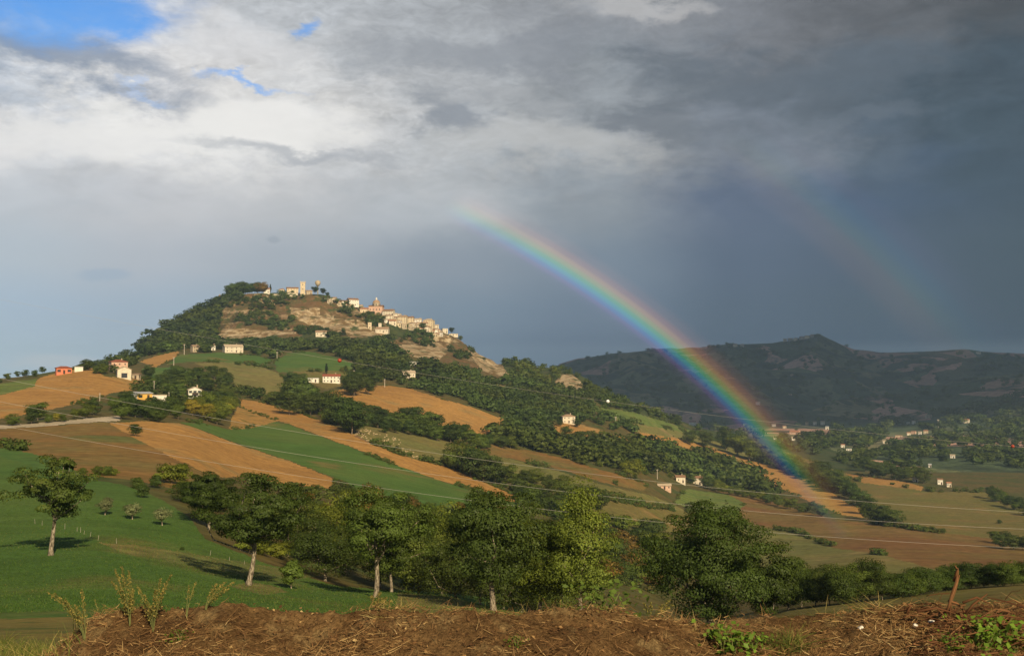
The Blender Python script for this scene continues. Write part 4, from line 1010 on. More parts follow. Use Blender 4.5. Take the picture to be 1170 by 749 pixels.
# farms on the near slopes
hpx(72.5, 427, 17, 6.5, .15, 'salmon', 'red', 'hip', 'farmhouse', 'low salmon red house on the left skyline above the tan field', .6, win=3)
hpx(90, 424, 9, 1.8, 0, 'white', 'grey', 'flat', 'shed', 'low pale flat shed just right of the salmon house', .7, cat='shed', win=0, chimney=False)
hpx(135, 424, 19, 10.5, .25, 'pink', 'red', 'hip', 'farmhouse', 'two storey pink house with a dark red roof behind the cream gabled barn', .7, win=3)
hpx(141, 431.5, 15.5, 9.5, .12, 'cream', 'pale', 'front', 'barn', 'cream gabled barn with a big dark doorway at the top of the tan field', 1.1, cat='barn', win=1, opening=3.2, floors=1, chimney=False)
hpx(156, 433, 8, 5.5, -.4, 'stone', 'tan', 'shed', 'outbuilding', 'small stone outbuilding just right of the cream gabled barn', .8, cat='shed', win=1, chimney=False)
hpx(163, 456, 19, 6.5, .3, 'yellow', 'grey', 'shed', 'barn', 'low orange yellow barn with a grey sheet roof among dark trees', .7, cat='barn', win=2, chimney=False)
hpx(153.5, 457, 5, 5, .2, 'grey', 'grey', 'shed', 'shed', 'small pale grey lean-to at the left end of the yellow barn', .9, cat='shed', win=0, chimney=False)
hpx(182, 457, 16, 1.8, .0, 'white', 'pale', 'flat', 'garden_wall', 'long low white wall right of the yellow barn', .08, cat='wall', win=0, chimney=False)
h7 = hpx(222, 455.5, 15, 10.5, .1, 'white', 'pale', 'front', 'farmhouse', 'white gabled house with a balcony above the yellow green trees', .9, win=3, floors=2)
bw = MB(); bw.box(-1.6, 1.6, -4.9, -3.6, 2.55, 2.75); bw.box(-1.6, 1.6, -4.9, -4.82, 2.75, 3.6); bw.build('balcony', WOODM, h7)
hpx(206, 446, 16, 4.5, .5, 'brick', 'tan', 'gable', 'barn', 'brown brick barn behind the white gabled house', .7, cat='barn', win=1, chimney=False)
hpx(266, 402.5, 22, 6.5, .25, 'cream', 'pale', 'gable', 'farmhouse', 'long cream farmhouse under the rocky slope', .55, win=4)
hpx(243.5, 400, 5, 5.5, 0, 'white', 'brown', 'gable', 'cottage', 'tiny white cottage left of the long cream farmhouse', win=1)
hpx(223, 402, 9, 6.5, .4, 'stone', 'tan', 'gable', 'cottage', 'grey stone cottage half hidden by trees under the wooded flank', win=2)
hpx(379, 437, 20, 7.5, -.1, 'white', 'red', 'gable', 'farmhouse', 'long white farmhouse with a red roof and a cypress behind it', .5, win=5)
hpx(357.5, 436.5, 14, 4.5, -.1, 'white', 'grey', 'flat', 'shed', 'low white flat roofed shed left of the long white farmhouse', .6, cat='shed', win=2, chimney=False)
hpx(472, 418.5, 10.5, 5.0, 0, 'white', 'grey', 'flat', 'house', 'white box shaped house in the wood below the town', .7, win=2)
hpx(466.5, 431.5, 15, 6, .2, 'cream', 'pale', 'gable', 'farmhouse', 'cream house with a pale roof just below the white box house', .7, win=3)
hpx(649, 483, 15, 7.5, .2, 'cream', 'tan', 'hip', 'villa', 'pale villa standing at the head of the small tan patch', .8, win=3, cat='house')
hpx(777, 551, 11, 6.5, .2, 'cream', 'brown', 'gable', 'farmhouse', 'left one of the two cream houses below the dark wood', .8, win=2)
hpx(797.5, 553, 11, 7.5, -.1, 'cream', 'brown', 'gable', 'farmhouse', 'right one of the two cream houses below the dark wood', .8, win=2)
hpx(759, 558.5, 15, 4.5, .1, 'pink', 'pale', 'gable', 'shed', 'low pinkish shed with white doors left of the two cream houses', .5, cat='shed', win=3, chimney=False)
hpx(791.5, 486, 8, 4, .1, 'white', 'orange', 'gable', 'cottage', 'small white house alone on the ridge left of the rainbow', win=2)
# the valley on the right
for u, v, w, h, wl, rf, lab in [
    (908.5, 496, 13, 3.6, 'pink', 'orange', 'orange roofed building in the valley beside the rainbow foot'), (906.5, 503, 4, 5, 'white', 'pale', 'narrow white house below the orange roofed building'),
    (886, 502, 4, 3, 'white', 'pale', 'tiny white house seen through the rainbow foot'), (884, 487, 5, 3, 'white', 'pale', 'tiny pale house on the valley road inside the rainbow'), (896, 489, 5, 3, 'stone', 'brown', 'brown stone house left of the orange roofed building'),
    (931, 485, 4.5, 4, 'white', 'pale', 'small white house at the left of three on the valley floor'), (940, 485, 5, 4.5, 'white', 'pale', 'small white house in the middle of three on the valley floor'), (945, 490.5, 4, 4, 'white', 'grey', 'bright white cube house below the other valley houses'),
    (922, 485, 4, 3.5, 'grey', 'brown', 'small grey house left of the valley floor houses'), (963, 511, 5, 4, 'white', 'orange', 'white house with an orange roof among valley trees'), (970, 514.5, 7, 2, 'white', 'grey', 'low white shed below the orange roofed cottage in the valley trees'),
    (1011, 506, 6, 3, 'cream', 'pale', 'cream house at the lower end of the bare track'), (1027, 499, 9, 2.2, 'stone', 'orange', 'long low brown shed along the bare track'), (1038, 497, 5, 3.5, 'cream', 'orange', 'cream house at the upper end of the bare track'),
    (1044, 495.5, 6, 3.5, 'pink', 'brown', 'pinkish house in the hamlet above the bare track'), (1051, 496, 4, 3.5, 'white', 'pale', 'white house in the hamlet above the bare track'), (1058, 495.5, 5.5, 4.5, 'ochre', 'orange', 'ochre house at the right end of the hamlet'),
    (1044, 484, 4.5, 4, 'white', 'pale', 'white house over the hamlet'), (1038, 484, 4, 2.5, 'white', 'grey', 'low white shed left of the white house over the hamlet'), (1061, 477, 8, 3, 'cream', 'pale', 'long pale house highest above the hamlet'),
    (1104, 483, 8, 4.5, 'cream', 'orange', 'cream house alone on the right valley slope'), (1088.5, 523, 6, 4, 'white', 'pale', 'white house beside the round green valley field'), (1062.5, 533.5, 3.5, 4, 'white', 'grey', 'thin white tower house among the valley trees'),
    (1074, 553, 7, 7, 'white', 'brown', 'white house with a tall left part above the slope field'), (1084, 556, 6, 6, 'cream', 'orange', 'cream house right of the white house above the slope field'), (1046, 550, 7, 4, 'white', 'pale', 'white domed looking shed by the small tan field'), (1022, 544, 5, 4, 'stone', 'tan', 'stone cottage in the hedge above the small tan field'),
    (1012, 585 - 43, 3, 3, 'stone', 'brown', 'tiny stone hut in the hedge above the small tan field'), (866, 462, 5, 3.5, 'white', 'pale', 'white house alone on the shaded far hill'), (905, 429, 4, 2.5, 'grey', 'brown', 'tiny grey house on the shaded far hill'), (903, 451, 4, 2, 'grey', 'brown', 'tiny grey house low on the shaded far hill'),
    (1118, 404, 6, 2.5, 'white', 'pale', 'pale house on the far right skyline'), ]:
    hpx(u, v, w * .85, h * .8, random.uniform(-.4, .4), 'stone' if wl == 'grey' else wl, rf, 'gable' if h > 2.6 else 'flat', 'house', lab, .75, 600.0, chimney=False, win=2)
for k, (u, v, w) in enumerate([(897, 390, 4), (903, 389.5, 5), (909, 389, 4), (916, 387.5, 5), (922, 386.5, 5), (928, 385, 4), (840, 396, 5), (848, 396, 4)]):
    hpx(u, v, w, 2.6, random.uniform(-.4, .4), 'grey' if k % 2 else 'cream', 'tan', 'gable', 'house', 'tiny far house of the village on the shaded hilltop' if k < 6 else 'tiny far house on the skyline left of the shaded hilltop', .75, 3000.0, group='far hilltop village' if k < 6 else 'houses on the far skyline', chimney=False, win=0)
# the hill town
def town(u, vb, w, h, wall, roof, rt, label, rot=None, name='town_house', **kw):
    return hpx(u, vb, w, h, random.uniform(-.35, .35) if rot is None else rot, wall, roof, rt, name, label, kw.pop('dr', .8), 1100.0, **kw)
town(305, 333.5, 8, 5, 'white', 'orange', 'gable', 'white house on the summit right of the tall summit trees')
town(322, 335.5, 7, 5.5, 'cream', 'orange', 'hip', 'cream house with an orange roof left of the castle')
town(317, 338.5, 13, 2.6, 'cream', 'pale', 'flat', 'long cream terrace wall below the castle', name='terrace_wall', cat='wall', dr=.1, win=0)
town(334, 334.5, 15, 7, 'ochre', 'brown', 'gable', 'large ochre castle hall left of the square tower', .1, 'castle_hall', cat='castle', dr=.55, win=4)
town(338, 338, 25, 3.5, 'cream', 'pale', 'flat', 'long pale castle wall at the foot of the square tower', 0, 'castle_wall', cat='wall', dr=.12, win=0)
town(353, 336, 8, 4, 'stone', 'tan', 'gable', 'stone house against the right side of the square tower')
p, _ = hit(346, 337, 1100); k = p.y / FOC
o = empty('castle_tower', p, .15); tag(o, 'tall square ochre castle tower on the summit', 'tower')
m = MB(); q = 2.7 * k; m.box(-q, q, -q, q, -3, 14 * k); m.build('shaft', PL['ochre'], o)
m = MB(); m.box(-q*1.12, q*1.12, -q*1.12, q*1.12, 14*k + .01, 14.6*k)
for i in range(4):
    for a, b in ((-1, -1), (1, -1), (-1, 1), (1, 1)): pass
for s_ in (-.85, 0, .85):
    for t_ in (-1, 1):
        m.box(q*s_-.5, q*s_+.5, q*t_-.35, q*t_+.35, 14.6*k+.01, 14.6*k+1.3); m.box(q*t_-.35, q*t_+.35, q*s_-.45, q*s_+.45, 14.6*k+.012, 14.6*k+1.2) if s_ == 0 else None
m.build('parapet', PL['ochre'], o)
m = MB()
for z in (6, 11): m.box(-.5, .5, -q-.04, -q+.1, z*k, z*k+1.6)
m.build('window', GLASS, o)
p, _ = hit(363, 336.5, 1100); k = p.y / FOC
o = empty('water_tower', p); tag(o, 'slim water tower with a wide bulging tank beside the summit pines', 'water tower')
m = MB(); m.lathe([(.9, -2), (.7, 9*k)], 12); m.build('stem', PL['grey'], o, None, True)
m = MB(); m.lathe([(.75, 9*k), (2.9*k, 12*k), (3.2*k, 14*k), (2.7*k, 15.5*k), (.3, 16.6*k)], 18); m.build('tank', PL['stone'], o, None, True)
town(250.5, 344, 3.4, 8, 'cream', 'brown', 'hip', 'small cream turret in the trees on the left shoulder of the hill', 0, 'turret', cat='tower', dr=1.0, win=1, rh=3)
TH = [ # u, base row, width, height, wall, roof, type, label
 (373.5,342.5,7,3.5,'cream','brown','gable','first cream house right of the summit pines'),(381,344,8,4,'cream','tan','gable','cream house stepping down right of the summit pines'),
 (390,348,8,4.5,'white','brown','gable','white house on the cliff edge at the left of the town row'),(397,343,8,4,'cream','tan','gable','cream house tucked behind the large white town house'),
 (403,349,14,7.5,'white','brown','gable','large white town house with a brown roof left of the domed church'),(411,352,8,5,'cream','pale','gable','cream house between the large white house and the ochre house'),
 (416,357,10,4.5,'ochre','orange','gable','low ochre house on the cliff left of the domed church'),(419,351,7,4.5,'white','orange','gable','white house right behind the low ochre house'),
 (444.5,354.5,14,5.5,'cream','brown','gable','wide house with a dark brown roof right of the domed church'),(440,360,7,5,'white','tan','gable','white house below the wide brown roofed house'),
 (447,359.5,7,4,'cream','brown','gable','cream house under the wide brown roofed house'),(455,357,8,4.5,'white','pale','gable','bright white house right of the wide brown roofed house'),
 (444,365,8,5,'cream','tan','gable','cream house in the lower row above the green cliff trees'),(452,363,8,5,'cream','pale','hip','pale hipped house in the middle of the town'),
 (460,369,12,8,'ochre','tan','gable','tall ochre house in the middle of the lower row'),(469,368,9,8,'ochre','brown','gable','second tall ochre house of the lower row'),
 (448,371,10,5,'cream','orange','gable','cream house with an orange roof at the left end of the lower row'),(462,359.5,6,4,'cream','brown','gable','small cream house on the skyline over the lower row'),
 (467,361,6,3.5,'pink','orange','gable','small pink house on the skyline over the lower row'),(472.5,363,6,4,'cream','tan','gable','cream skyline house left of the white house'),
 (478,370,9,6.5,'white','pale','gable','white house between the two ochre blocks of the lower row'),(479,364,6,3,'cream','brown','gable','low cream skyline house above the white house of the lower row'),
 (490,373,14,9,'ochre','pale','hip','big ochre block near the right end of the town'),(485,366,8,3.5,'cream','orange','gable','low cream house behind the big ochre block'),
 (498,371,7,5,'cream','pale','gable','cream house on the right end of the skyline row'),(475,374,8,3,'stone','tan','flat','stone terrace house at the foot of the lower row'),
 (508,379,7.5,5.5,'cream','grey','flat','square cream house standing alone right of the town'),(518,383,12,2,'cream','pale','flat','long low pale wall at the right end of the town'),
 (422,375.5,5,8,'ochre','pale','flat','narrow ochre tower house under the cliff'),(434,378.5,4,10.5,'cream','pale','flat','slim cream tower above the long building under the cliff'),
 (437,380,17,4.5,'cream','tan','gable','long cream building in the trees under the cliff'),(367,384,14,5,'cream','tan','gable','cream ruined looking house alone in the trees below the cliffs'),
]
for u, v, w, h, wl, rf, rt, lab in TH: town(u, v, w, h, wl, rf, rt, lab, chimney=(h > 5))
random.seed(21)
for (ua, ub, n, lab, gr) in [(437, 470, 16, 'small pale house packed into the rows just right of the domed church', 'packed houses right of the church'), (470, 504, 18, 'small pale house packed into the rows at the right end of the town', 'packed houses at the right end'), (376, 420, 9, 'small pale house packed between the summit pines and the domed church', 'packed houses left of the church')]:
    for k in range(n):
        u = ua + (ub - ua) * (k + random.random()) / n; top_ = np.interp(u, [376, 400, 425, 450, 480, 504], [345, 351, 357, 364, 373, 380])
        hpx(u, top_ + random.uniform(-2, 7 if u > 436 else 2), random.uniform(5, 8), random.uniform(3.2, 5), random.uniform(-.7, .7), random.choice(['cream', 'cream', 'white', 'stone', 'ochre']), random.choice(['brown', 'tan', 'orange', 'pale']), random.choice(['gable', 'gable', 'hip', 'front']), 'town_house', lab, .8, 1100.0, group=gr, win=2, chimney=False)
p, _ = hit(430, 356, 1100); k = p.y / FOC
o = empty('domed_church', p, -.1); tag(o, 'pinkish church with a round stone dome in the middle of the town', 'church')
m = MB(); m.box(-8*k, 8*k, -5*k, 5*k, -3, 7.5*k); m.build('nave', PL['pink'], o)
m = MB(); m.add([(-8.4*k,-5.4*k,7.5*k+.02),(8.4*k,-5.4*k,7.5*k+.02),(8.4*k,5.4*k,7.5*k+.02),(-8.4*k,5.4*k,7.5*k+.02),(-8.4*k,0,9.4*k),(8.4*k,0,9.4*k)], [(0,3,2,1),(0,1,5,4),(2,3,4,5),(1,2,5),(3,0,4)]); m.build('roof', RT['brown'], o)
m = MB(); m.lathe([(4.3*k, 7*k), (4.3*k, 11.5*k), (4.6*k, 11.6*k), (4.6*k, 12*k)], 16); dr_ = m.build('drum', PL['stone'], o)
m = MB()
for i in range(8):
    a = i * math.pi / 4 + .2; m.box(math.cos(a)*4.3*k-.4, math.cos(a)*4.3*k+.4, math.sin(a)*4.3*k-.4, math.sin(a)*4.3*k+.4, 8.6*k, 10.6*k)
m.build('window', GLASS, dr_)
m = MB(); m.lathe([(4.5*k, 12*k+.01)] + [(4.2*k*math.cos(a), 12*k + 3.4*k*math.sin(a)) for a in np.linspace(.05, 1.35, 7)], 16); m.build('dome', RT['tan'], o, None, True)
m = MB(); m.lathe([(1.0*k, 15.2*k), (1.0*k, 17*k), (1.2*k, 17.05*k), (.05, 18.4*k)], 10); m.build('lantern', PL['white'], o)
m = MB()
for i in range(4): m.box(-6*k + 3.6*k*i - .5, -6*k + 3.6*k*i + .5, -5*k - .05, -5*k + .05, 3*k, 5*k)
m.build('window', GLASS, o)
# trees standing between the town houses
for (u, v, h, kd, nm, lab, gr) in [
    (360, 338, 12, PINE, 'pine_tree', 'dark pine at the left of the water tower on the summit', None), (369, 339, 11, PINE, 'pine_tree', 'dark pine right of the water tower on the summit', None), (374, 341, 8, PINE, 'pine_tree', 'lower dark pine sloping away from the water tower', None),
    (309, 333, 11, CYP, 'cypress_tree', 'dark cypress right of the summit wood', None), (248, 343, 10, CYP, 'cypress_tree', 'dark cypress behind the small turret', None), (516, 382, 9.5, PINE, 'pine_tree', 'dark leaning tree on the bare skyline right of the town', None),
    (526, 386, 6, DK, 'broadleaf_tree', 'small round tree on the skyline right of the leaning tree', None), (336, 342, 7, DK, 'broadleaf_tree', 'dark tree below the castle wall', 'trees below the castle wall'), (329, 343, 8, DK, 'broadleaf_tree', 'dark tree below the castle wall', 'trees below the castle wall'), (345, 341, 6, DK, 'broadleaf_tree', 'dark tree below the castle wall', 'trees below the castle wall'), (398, 350, 7, DK, 'broadleaf_tree', 'dark tree below the large white town house', None),
    (425, 362, 7, DK, 'broadleaf_tree', 'dark tree on the cliff under the domed church', 'cliff trees under the church'), (432, 364, 8, DK, 'broadleaf_tree', 'dark tree on the cliff under the domed church', 'cliff trees under the church'), (438, 367, 7, DK, 'broadleaf_tree', 'dark tree on the cliff under the domed church', 'cliff trees under the church'), (483, 376, 8, GR, 'broadleaf_tree', 'green tree before the white house of the lower row', None), (465, 375, 6, DK, 'broadleaf_tree', 'small tree at the foot of the tall ochre houses', None)]:
    tree_px(u, v, h, kd, lab, gr, nm, ymin=1100.0)
for i in range(16):
    u = 262 + i * 2.6 + random.uniform(-1, 1); tree_px(u, np.interp(u, [260, 275, 303], [339, 335, 335]), random.uniform(10, 15), DK if i < 13 else BR, 'tall tree of the wood on the left end of the summit', 'summit trees', ymin=1100.0)
# ------------------------------------------------------------------ wires over the valley, marker balls, poles and stakes
METAL, _t, _o = new_mat('aluminium_cable'); principled(_t, _o, (.42,.39,.34,1), .6, .3)
WIRES = [ # photo trace, distance ahead, label
 ([(0,342),(180,375),(289,395),(382,411),(456,423),(480,426),(640,451),(690,458),(833,475),(970,493),(1141,508)], 190, 'topmost thin cable carrying the red and white marker balls'),
 ([(20,436),(113,454),(200,469),(275,482),(400,504),(476,514),(580,529),(640,536),(742,549),(840,560),(1000,573),(1170,585)], 128, 'highest of the three cables crossing close above the fields'),
 ([(0,459),(82,474),(135,484),(200,495),(289,509.6),(400,527.5),(503,543.5),(580,554),(640,561),(777,575),(850,583),(1000,594),(1170,604.5)], 126, 'middle one of the three cables crossing close above the fields'),
 ([(26,490.6),(200,520.5),(384,549),(534,571),(580,576),(640,585),(703,591),(760,597),(860,605),(1000,616),(1170,626)], 124, 'lowest of the three cables crossing close above the fields'),
]
WP = []
for tr, Yd, lab in WIRES:
    q = np.polyfit([a for a, b in tr], [b for a, b in tr], 3)
    us = np.linspace(-260, 1430, 80)
    vs = np.where(us < 0, np.polyval(q, 0) + us * np.polyval(np.polyder(q), 0), np.where(us > 1170, np.polyval(q, 1170) + (us - 1170) * np.polyval(np.polyder(q), 1170), np.polyval(q, us)))
    a, t = ray(us, vs); pts = [(float(x) * Yd, Yd, EYE + float(z) * Yd) for x, z in zip(a, t)]
    m = MB(); m.tube(pts, .013 if Yd < 150 else .012, 5); o = m.build('overhead_cable', METAL, None, None, True); tag(o, lab, 'cable'); WP.append((q, Yd))
RED, _t, _o = new_mat('red_paint'); principled(_t, _o, (.32,.045,.02,1), .4, .4)
WHT, _t, _o = new_mat('white_paint'); principled(_t, _o, (.82,.80,.76,1), .4, .4)
for u, mt, r, lab in [(388, RED, .36, 'red marker ball hanging on the topmost cable before the green hill field'), (694.5, WHT, .30, 'white marker ball hanging on the topmost cable near the pale villa'), (1157, RED, .30, 'red marker ball hanging on the topmost cable at the right edge')]:
    q, Yd = WP[0]; v = float(np.polyval(q, u)); a, t = ray(u, v)
    o = empty('marker_ball', (float(a) * Yd, Yd, EYE + float(t) * Yd)); tag(o, lab, 'marker ball')
    m = MB(); m.lathe([(max(.01, r*math.cos(b)), r*math.sin(b)) for b in np.linspace(-1.55, 1.55, 11)], 18); m.build('shell', mt, o, None, True)
    m = MB(); m.lathe([(r*1.02, -.03), (r*1.06, -.03), (r*1.06, .03), (r*1.02, .03)], 18); m.build('flange', mt, o)
POLE, _t, _o = new_mat('concrete_pole'); principled(_t, _o, (.42,.37,.30,1), .8, .1)
for u, vb, h, lab in [(114, 458, 9, 'pale utility pole in the grass below the tan field'), (198.5, 418, 10, 'pale utility pole beside the green hill strip'), (210.5, 405, 12, 'tall utility pole at the wooded flank of the hill'), (316.5, 411, 9, 'utility pole at the left end of the green hill field'), (404.5, 431, 8, 'utility pole at the right end of the green hill field'), (439.5, 442, 9, 'utility pole at the top of the big tan field'), (472, 438, 7, 'utility pole before the cream house in the wood'), (703.5, 487, 11, 'double utility pole on the ridge right of the pale villa'), (751, 547, 11, 'utility pole left of the two cream houses'), (1072, 490, 11, 'pylon like pole over the valley hamlet'), (176, 447, 12, 'thin pole above the yellow barn'), (193, 456, 8, 'white pole right of the yellow barn')]:
    p, _ = hit(u, vb, 150); H = h / FOC * p.y
    o = empty('utility_pole', p); tag(o, lab, 'pole'); r = max(.16, .42 / FOC * p.y)
    m = MB(); m.tube([(0, 0, -.5), (0, 0, H)], [r, r * .7], 8); m.build('pole', POLE, o)
    m = MB(); m.box(-H*.11, H*.11, -r, -r*.2, H*.93, H*.93 + r*1.2); m.build('crossarm', POLE, o)
sm = MB(); sm.tube([(0, 0, -.2), (.02, 0, .62)], [.018, .012], 5); SM = sm.mesh('stake', POLE)
for u, v in [(74,604),(88,607),(92,608),(96,610),(103,613),(112,617),(133,621),(40,598),(48,600),(262,640),(279,644),(240,634)]:
    o = link('fence_stake', SM, None, hit(u, v, 60)[0]); o.scale.z = random.uniform(.6, 1.0); o.rotation_euler = (random.uniform(-.1,.1), random.uniform(-.12,.12), 0); tag(o, 'thin pale stake of the broken fence across the green field', 'fence stake', 'stakes across the green field')

# ------------------------------------------------------------------ the flock on the trodden patch
WOOL, _t, _o = new_mat('wool'); principled(_t, _o, (.46,.35,.21,1), .95, .02)
def sheep_mesh():
    import bmesh
    bm = bmesh.new()
    def ell(c, r, seg=10):
        g = bmesh.ops.create_uvsphere(bm, u_segments=seg, v_segments=seg // 2 + 2, radius=1.0)
        for v in g['verts']: v.co = Vector((v.co.x*r[0] + c[0], v.co.y*r[1] + c[1], v.co.z*r[2] + c[2]))
    ell((0, 0, .62), (.56, .27, .30)); ell((.52, 0, .74), (.24, .15, .19)); ell((.74, 0, .70), (.20, .095, .11)); ell((.66, .13, .76), (.05, .11, .03), 6); ell((.66, -.13, .76), (.05, .11, .03), 6); ell((-.58, 0, .60), (.10, .06, .16), 6)
    for x in (-.36, .34):
        for y in (-.13, .13): ell((x, y, .40), (.085, .08, .22), 8); ell((x + .01, y, .17), (.045, .045, .20), 6)
    me = bpy.data.meshes.new('sheep'); bm.to_mesh(me); bm.free()
    tmp = bpy.data.objects.new('tmp', me); COL.objects.link(tmp)
    md = tmp.modifiers.new('r', 'REMESH'); md.mode = 'VOXEL'; md.voxel_size = .045
    dg = bpy.context.evaluated_depsgraph_get(); out = bpy.data.meshes.new_from_object(tmp.evaluated_get(dg))
    bpy.data.objects.remove(tmp); out.name = 'sheep'; out.materials.clear(); out.materials.append(WOOL)
    out.polygons.foreach_set("use_smooth", np.ones(len(out.polygons), bool)); return out
SHEEP = sheep_mesh(); flock = []
zones = [([(404,494),(420,490),(432,496),(415,500)], 34), ([(408,499),(440,496),(462,504),(452,511),(420,506)], 46), ([(436,508),(452,507),(470,514),(474,520),(455,518),(438,512)], 34), ([(463,520),(486,523),(486,525),(466,522)], 14)]
for poly, n in zones:
    us = [p[0] for p in poly]; vs = [p[1] for p in poly]; c = 0
    while c < n:
        u = random.uniform(min(us), max(us)); v = random.uniform(min(vs), max(vs))
        if in_poly(np.array([u]), np.array([v]), poly)[0]:
            p, _ = hit(u, v, 300); o = link('sheep', SHEEP, None, p - Vector((0, 0, .04))); o.rotation_euler = (0, 0, random.choice([.3, 3.4]) + random.uniform(-.9, .9)); s = random.uniform(.45, .68); o.scale = (s, s, s)
            tag(o, 'cream coloured sheep of the flock on the trodden patch of stubble', 'sheep', 'flock of sheep'); c += 1

# ------------------------------------------------------------------ unseen cloud added to shade the far hills, haze, the two bows
cb = MB()
import bmesh
def cloud(name, cx, cy, cz, rx, ry, rz, seed, label):
    bm = bmesh.new(); bmesh.ops.create_icosphere(bm, subdivisions=6, radius=1.0)
    me = bpy.data.meshes.new(name); bm.to_mesh(me); bm.free()
    n = len(me.vertices); co = np.empty(n * 3, np.float32); me.vertices.foreach_get('co', co); co = co.reshape(-1, 3).astype(float)
    r = 1 + .42 * fbm(co[:, 0] * 1.6 + co[:, 2], co[:, 1] * 1.6 + seed, 5, seed) + .12 * fbm(co[:, 0] * 7 + co[:, 2] * 5, co[:, 1] * 7 - co[:, 2] * 3, 3, seed + 9)
    co *= r[:, None]; co[:, 2] = np.where(co[:, 2] < -.25, -.25 + (co[:, 2] + .25) * .2, co[:, 2]); co *= np.array([rx, ry, rz])
    me.vertices.foreach_set('co', co.astype(np.float32).ravel()); me.update(); me.polygons.foreach_set("use_smooth", np.ones(len(me.polygons), bool))
    me.materials.append(CLOUD); o = link(name, me, None, (cx, cy, cz)); return tag(o, label, 'cloud', None, 'stuff')
CLOUD, _t, _o = new_mat('cloud'); principled(_t, _o, (.82,.83,.85,1), 1.0, 0.0)
cloud('shade_cloud', 3250, 650, 2600, 2350, 2500, 420, 4, 'unseen cloud added overhead to shade the far hills')  # stands out of view, added so its shadow darkens the far hills

HAZE, t, out = new_mat('haze')
vol = t.n.new('ShaderNodeVolumePrincipled'); vol.inputs['Color'].default_value = (.52,.74,1.0,1); vol.inputs['Density'].default_value = 7.0e-5; vol.inputs['Anisotropy'].default_value = 0.0
t.l.new(vol.outputs[0], out.inputs['Volume'])
zlo = float(min(Z.min(), -800.0)) - 1.0; zhi = float(Z.max()) + 45.0
hb = MB(); hb.box(-26000, 26000, -2700, 9300, zlo, zhi); tag(hb.build('haze', HAZE), 'thin bluish haze filling the valley', 'haze', None, 'stuff')

ax = Vector(ANTI.tolist()); e1 = ax.cross(Vector((0, 0, 1))).normalized(); e2 = e1.cross(ax).normalized()   # e1 right, e2 up
def arc_angle(u, v):
    b = (374.5 - v) / FOC; d = Vector(((u - 585) / FOC, CP - b * SP, SP + b * CP)).normalized()
    return math.atan2(d.dot(e2), d.dot(e1)), math.degrees(d.angle(ax))
BOWS = []
def bow(name, label, r0, r1, dist, uvA, uvB, stops, fade, strength):
    """sunlit rain on a cone of fixed angle about the antisolar direction: a thin curved body, clear but for the light it adds"""
    a0 = arc_angle(*uvA)[0]; a1 = arc_angle(*uvB)[0]; lo, hi = min(a0, a1), max(a0, a1)
    n, m, th = 120, 14, 3.0; vs = []; fs = []
    for w in (0.0, th):
        for i in range(n + 1):
            a = lo + (hi - lo) * i / n
            for j in range(m + 1):
                rr = math.tan(R(r0 + (r1 - r0) * j / m)) * (dist + w)
                vs.append((math.cos(a) * rr, math.sin(a) * rr, w))
    S = (n + 1) * (m + 1); I = lambda w, i, j: w * S + i * (m + 1) + j
    for i in range(n):
        for j in range(m):
            fs.append((I(0,i,j), I(0,i,j+1), I(0,i+1,j+1), I(0,i+1,j))); fs.append((I(1,i,j), I(1,i+1,j), I(1,i+1,j+1), I(1,i,j+1)))
        fs.append((I(0,i,0), I(0,i+1,0), I(1,i+1,0), I(1,i,0))); fs.append((I(0,i,m), I(1,i,m), I(1,i+1,m), I(0,i+1,m)))
    for j in range(m): fs.append((I(0,0,j), I(1,0,j), I(1,0,j+1), I(0,0,j+1))); fs.append((I(0,n,j), I(0,n,j+1), I(1,n,j+1), I(1,n,j)))
    mt, t, out = new_mat(name)
    P = t.n.new('ShaderNodeTexCoord').outputs['Object']; x, y, z = t.sep(P)[:3]
    rad = t.math('SQRT', t.math('ADD', t.math('MULTIPLY', x, x), t.math('MULTIPLY', y, y)))
    th_ = t.math('MULTIPLY', t.math('ARCTAN2', rad, t.math('ADD', z, dist)), 180 / math.pi)
    f = t.linmap(th_, r0, r1)
    col = t.ramp(f, [((a - r0) / (r1 - r0), c4(c)) for a, c in stops], 'EASE')
    ang = t.math('ARCTAN2', y, x); g = t.linmap(ang, lo, hi)
    inten = t.ramp(g, [((arc_angle(*uv)[0] - lo) / (hi - lo), (k, k, k, 1)) for uv, k in sorted(fade, key=lambda q: arc_angle(*q[0])[0])], 'EASE')
    em = t.n.new('ShaderNodeEmission'); t.l.new(t.vmath('MULTIPLY', col, inten), em.inputs[0]); em.inputs[1].default_value = strength * .5
    tr = t.n.new('ShaderNodeBsdfTransparent'); ad = t.n.new('ShaderNodeAddShader'); t.l.new(em.outputs[0], ad.inputs[0]); t.l.new(tr.outputs[0], ad.inputs[1]); t.l.new(ad.outputs[0], out.inputs[0])
    try: mt.cycles.emission_sampling = 'NONE'
    except Exception: mt.emission_sampling = 'NONE' if hasattr(mt, 'emission_sampling') else None
    me = bpy.data.meshes.new(name); me.from_pydata(vs, [], fs); me.update(); me.materials.append(mt)
    o = link(name, me); M = Matrix((e1, e2, ax)).transposed().to_4x4(); M.translation = Vector((0, 0, EYE)) + ax * dist; o.matrix_world = M
    tag(o, label, 'rainbow'); return o
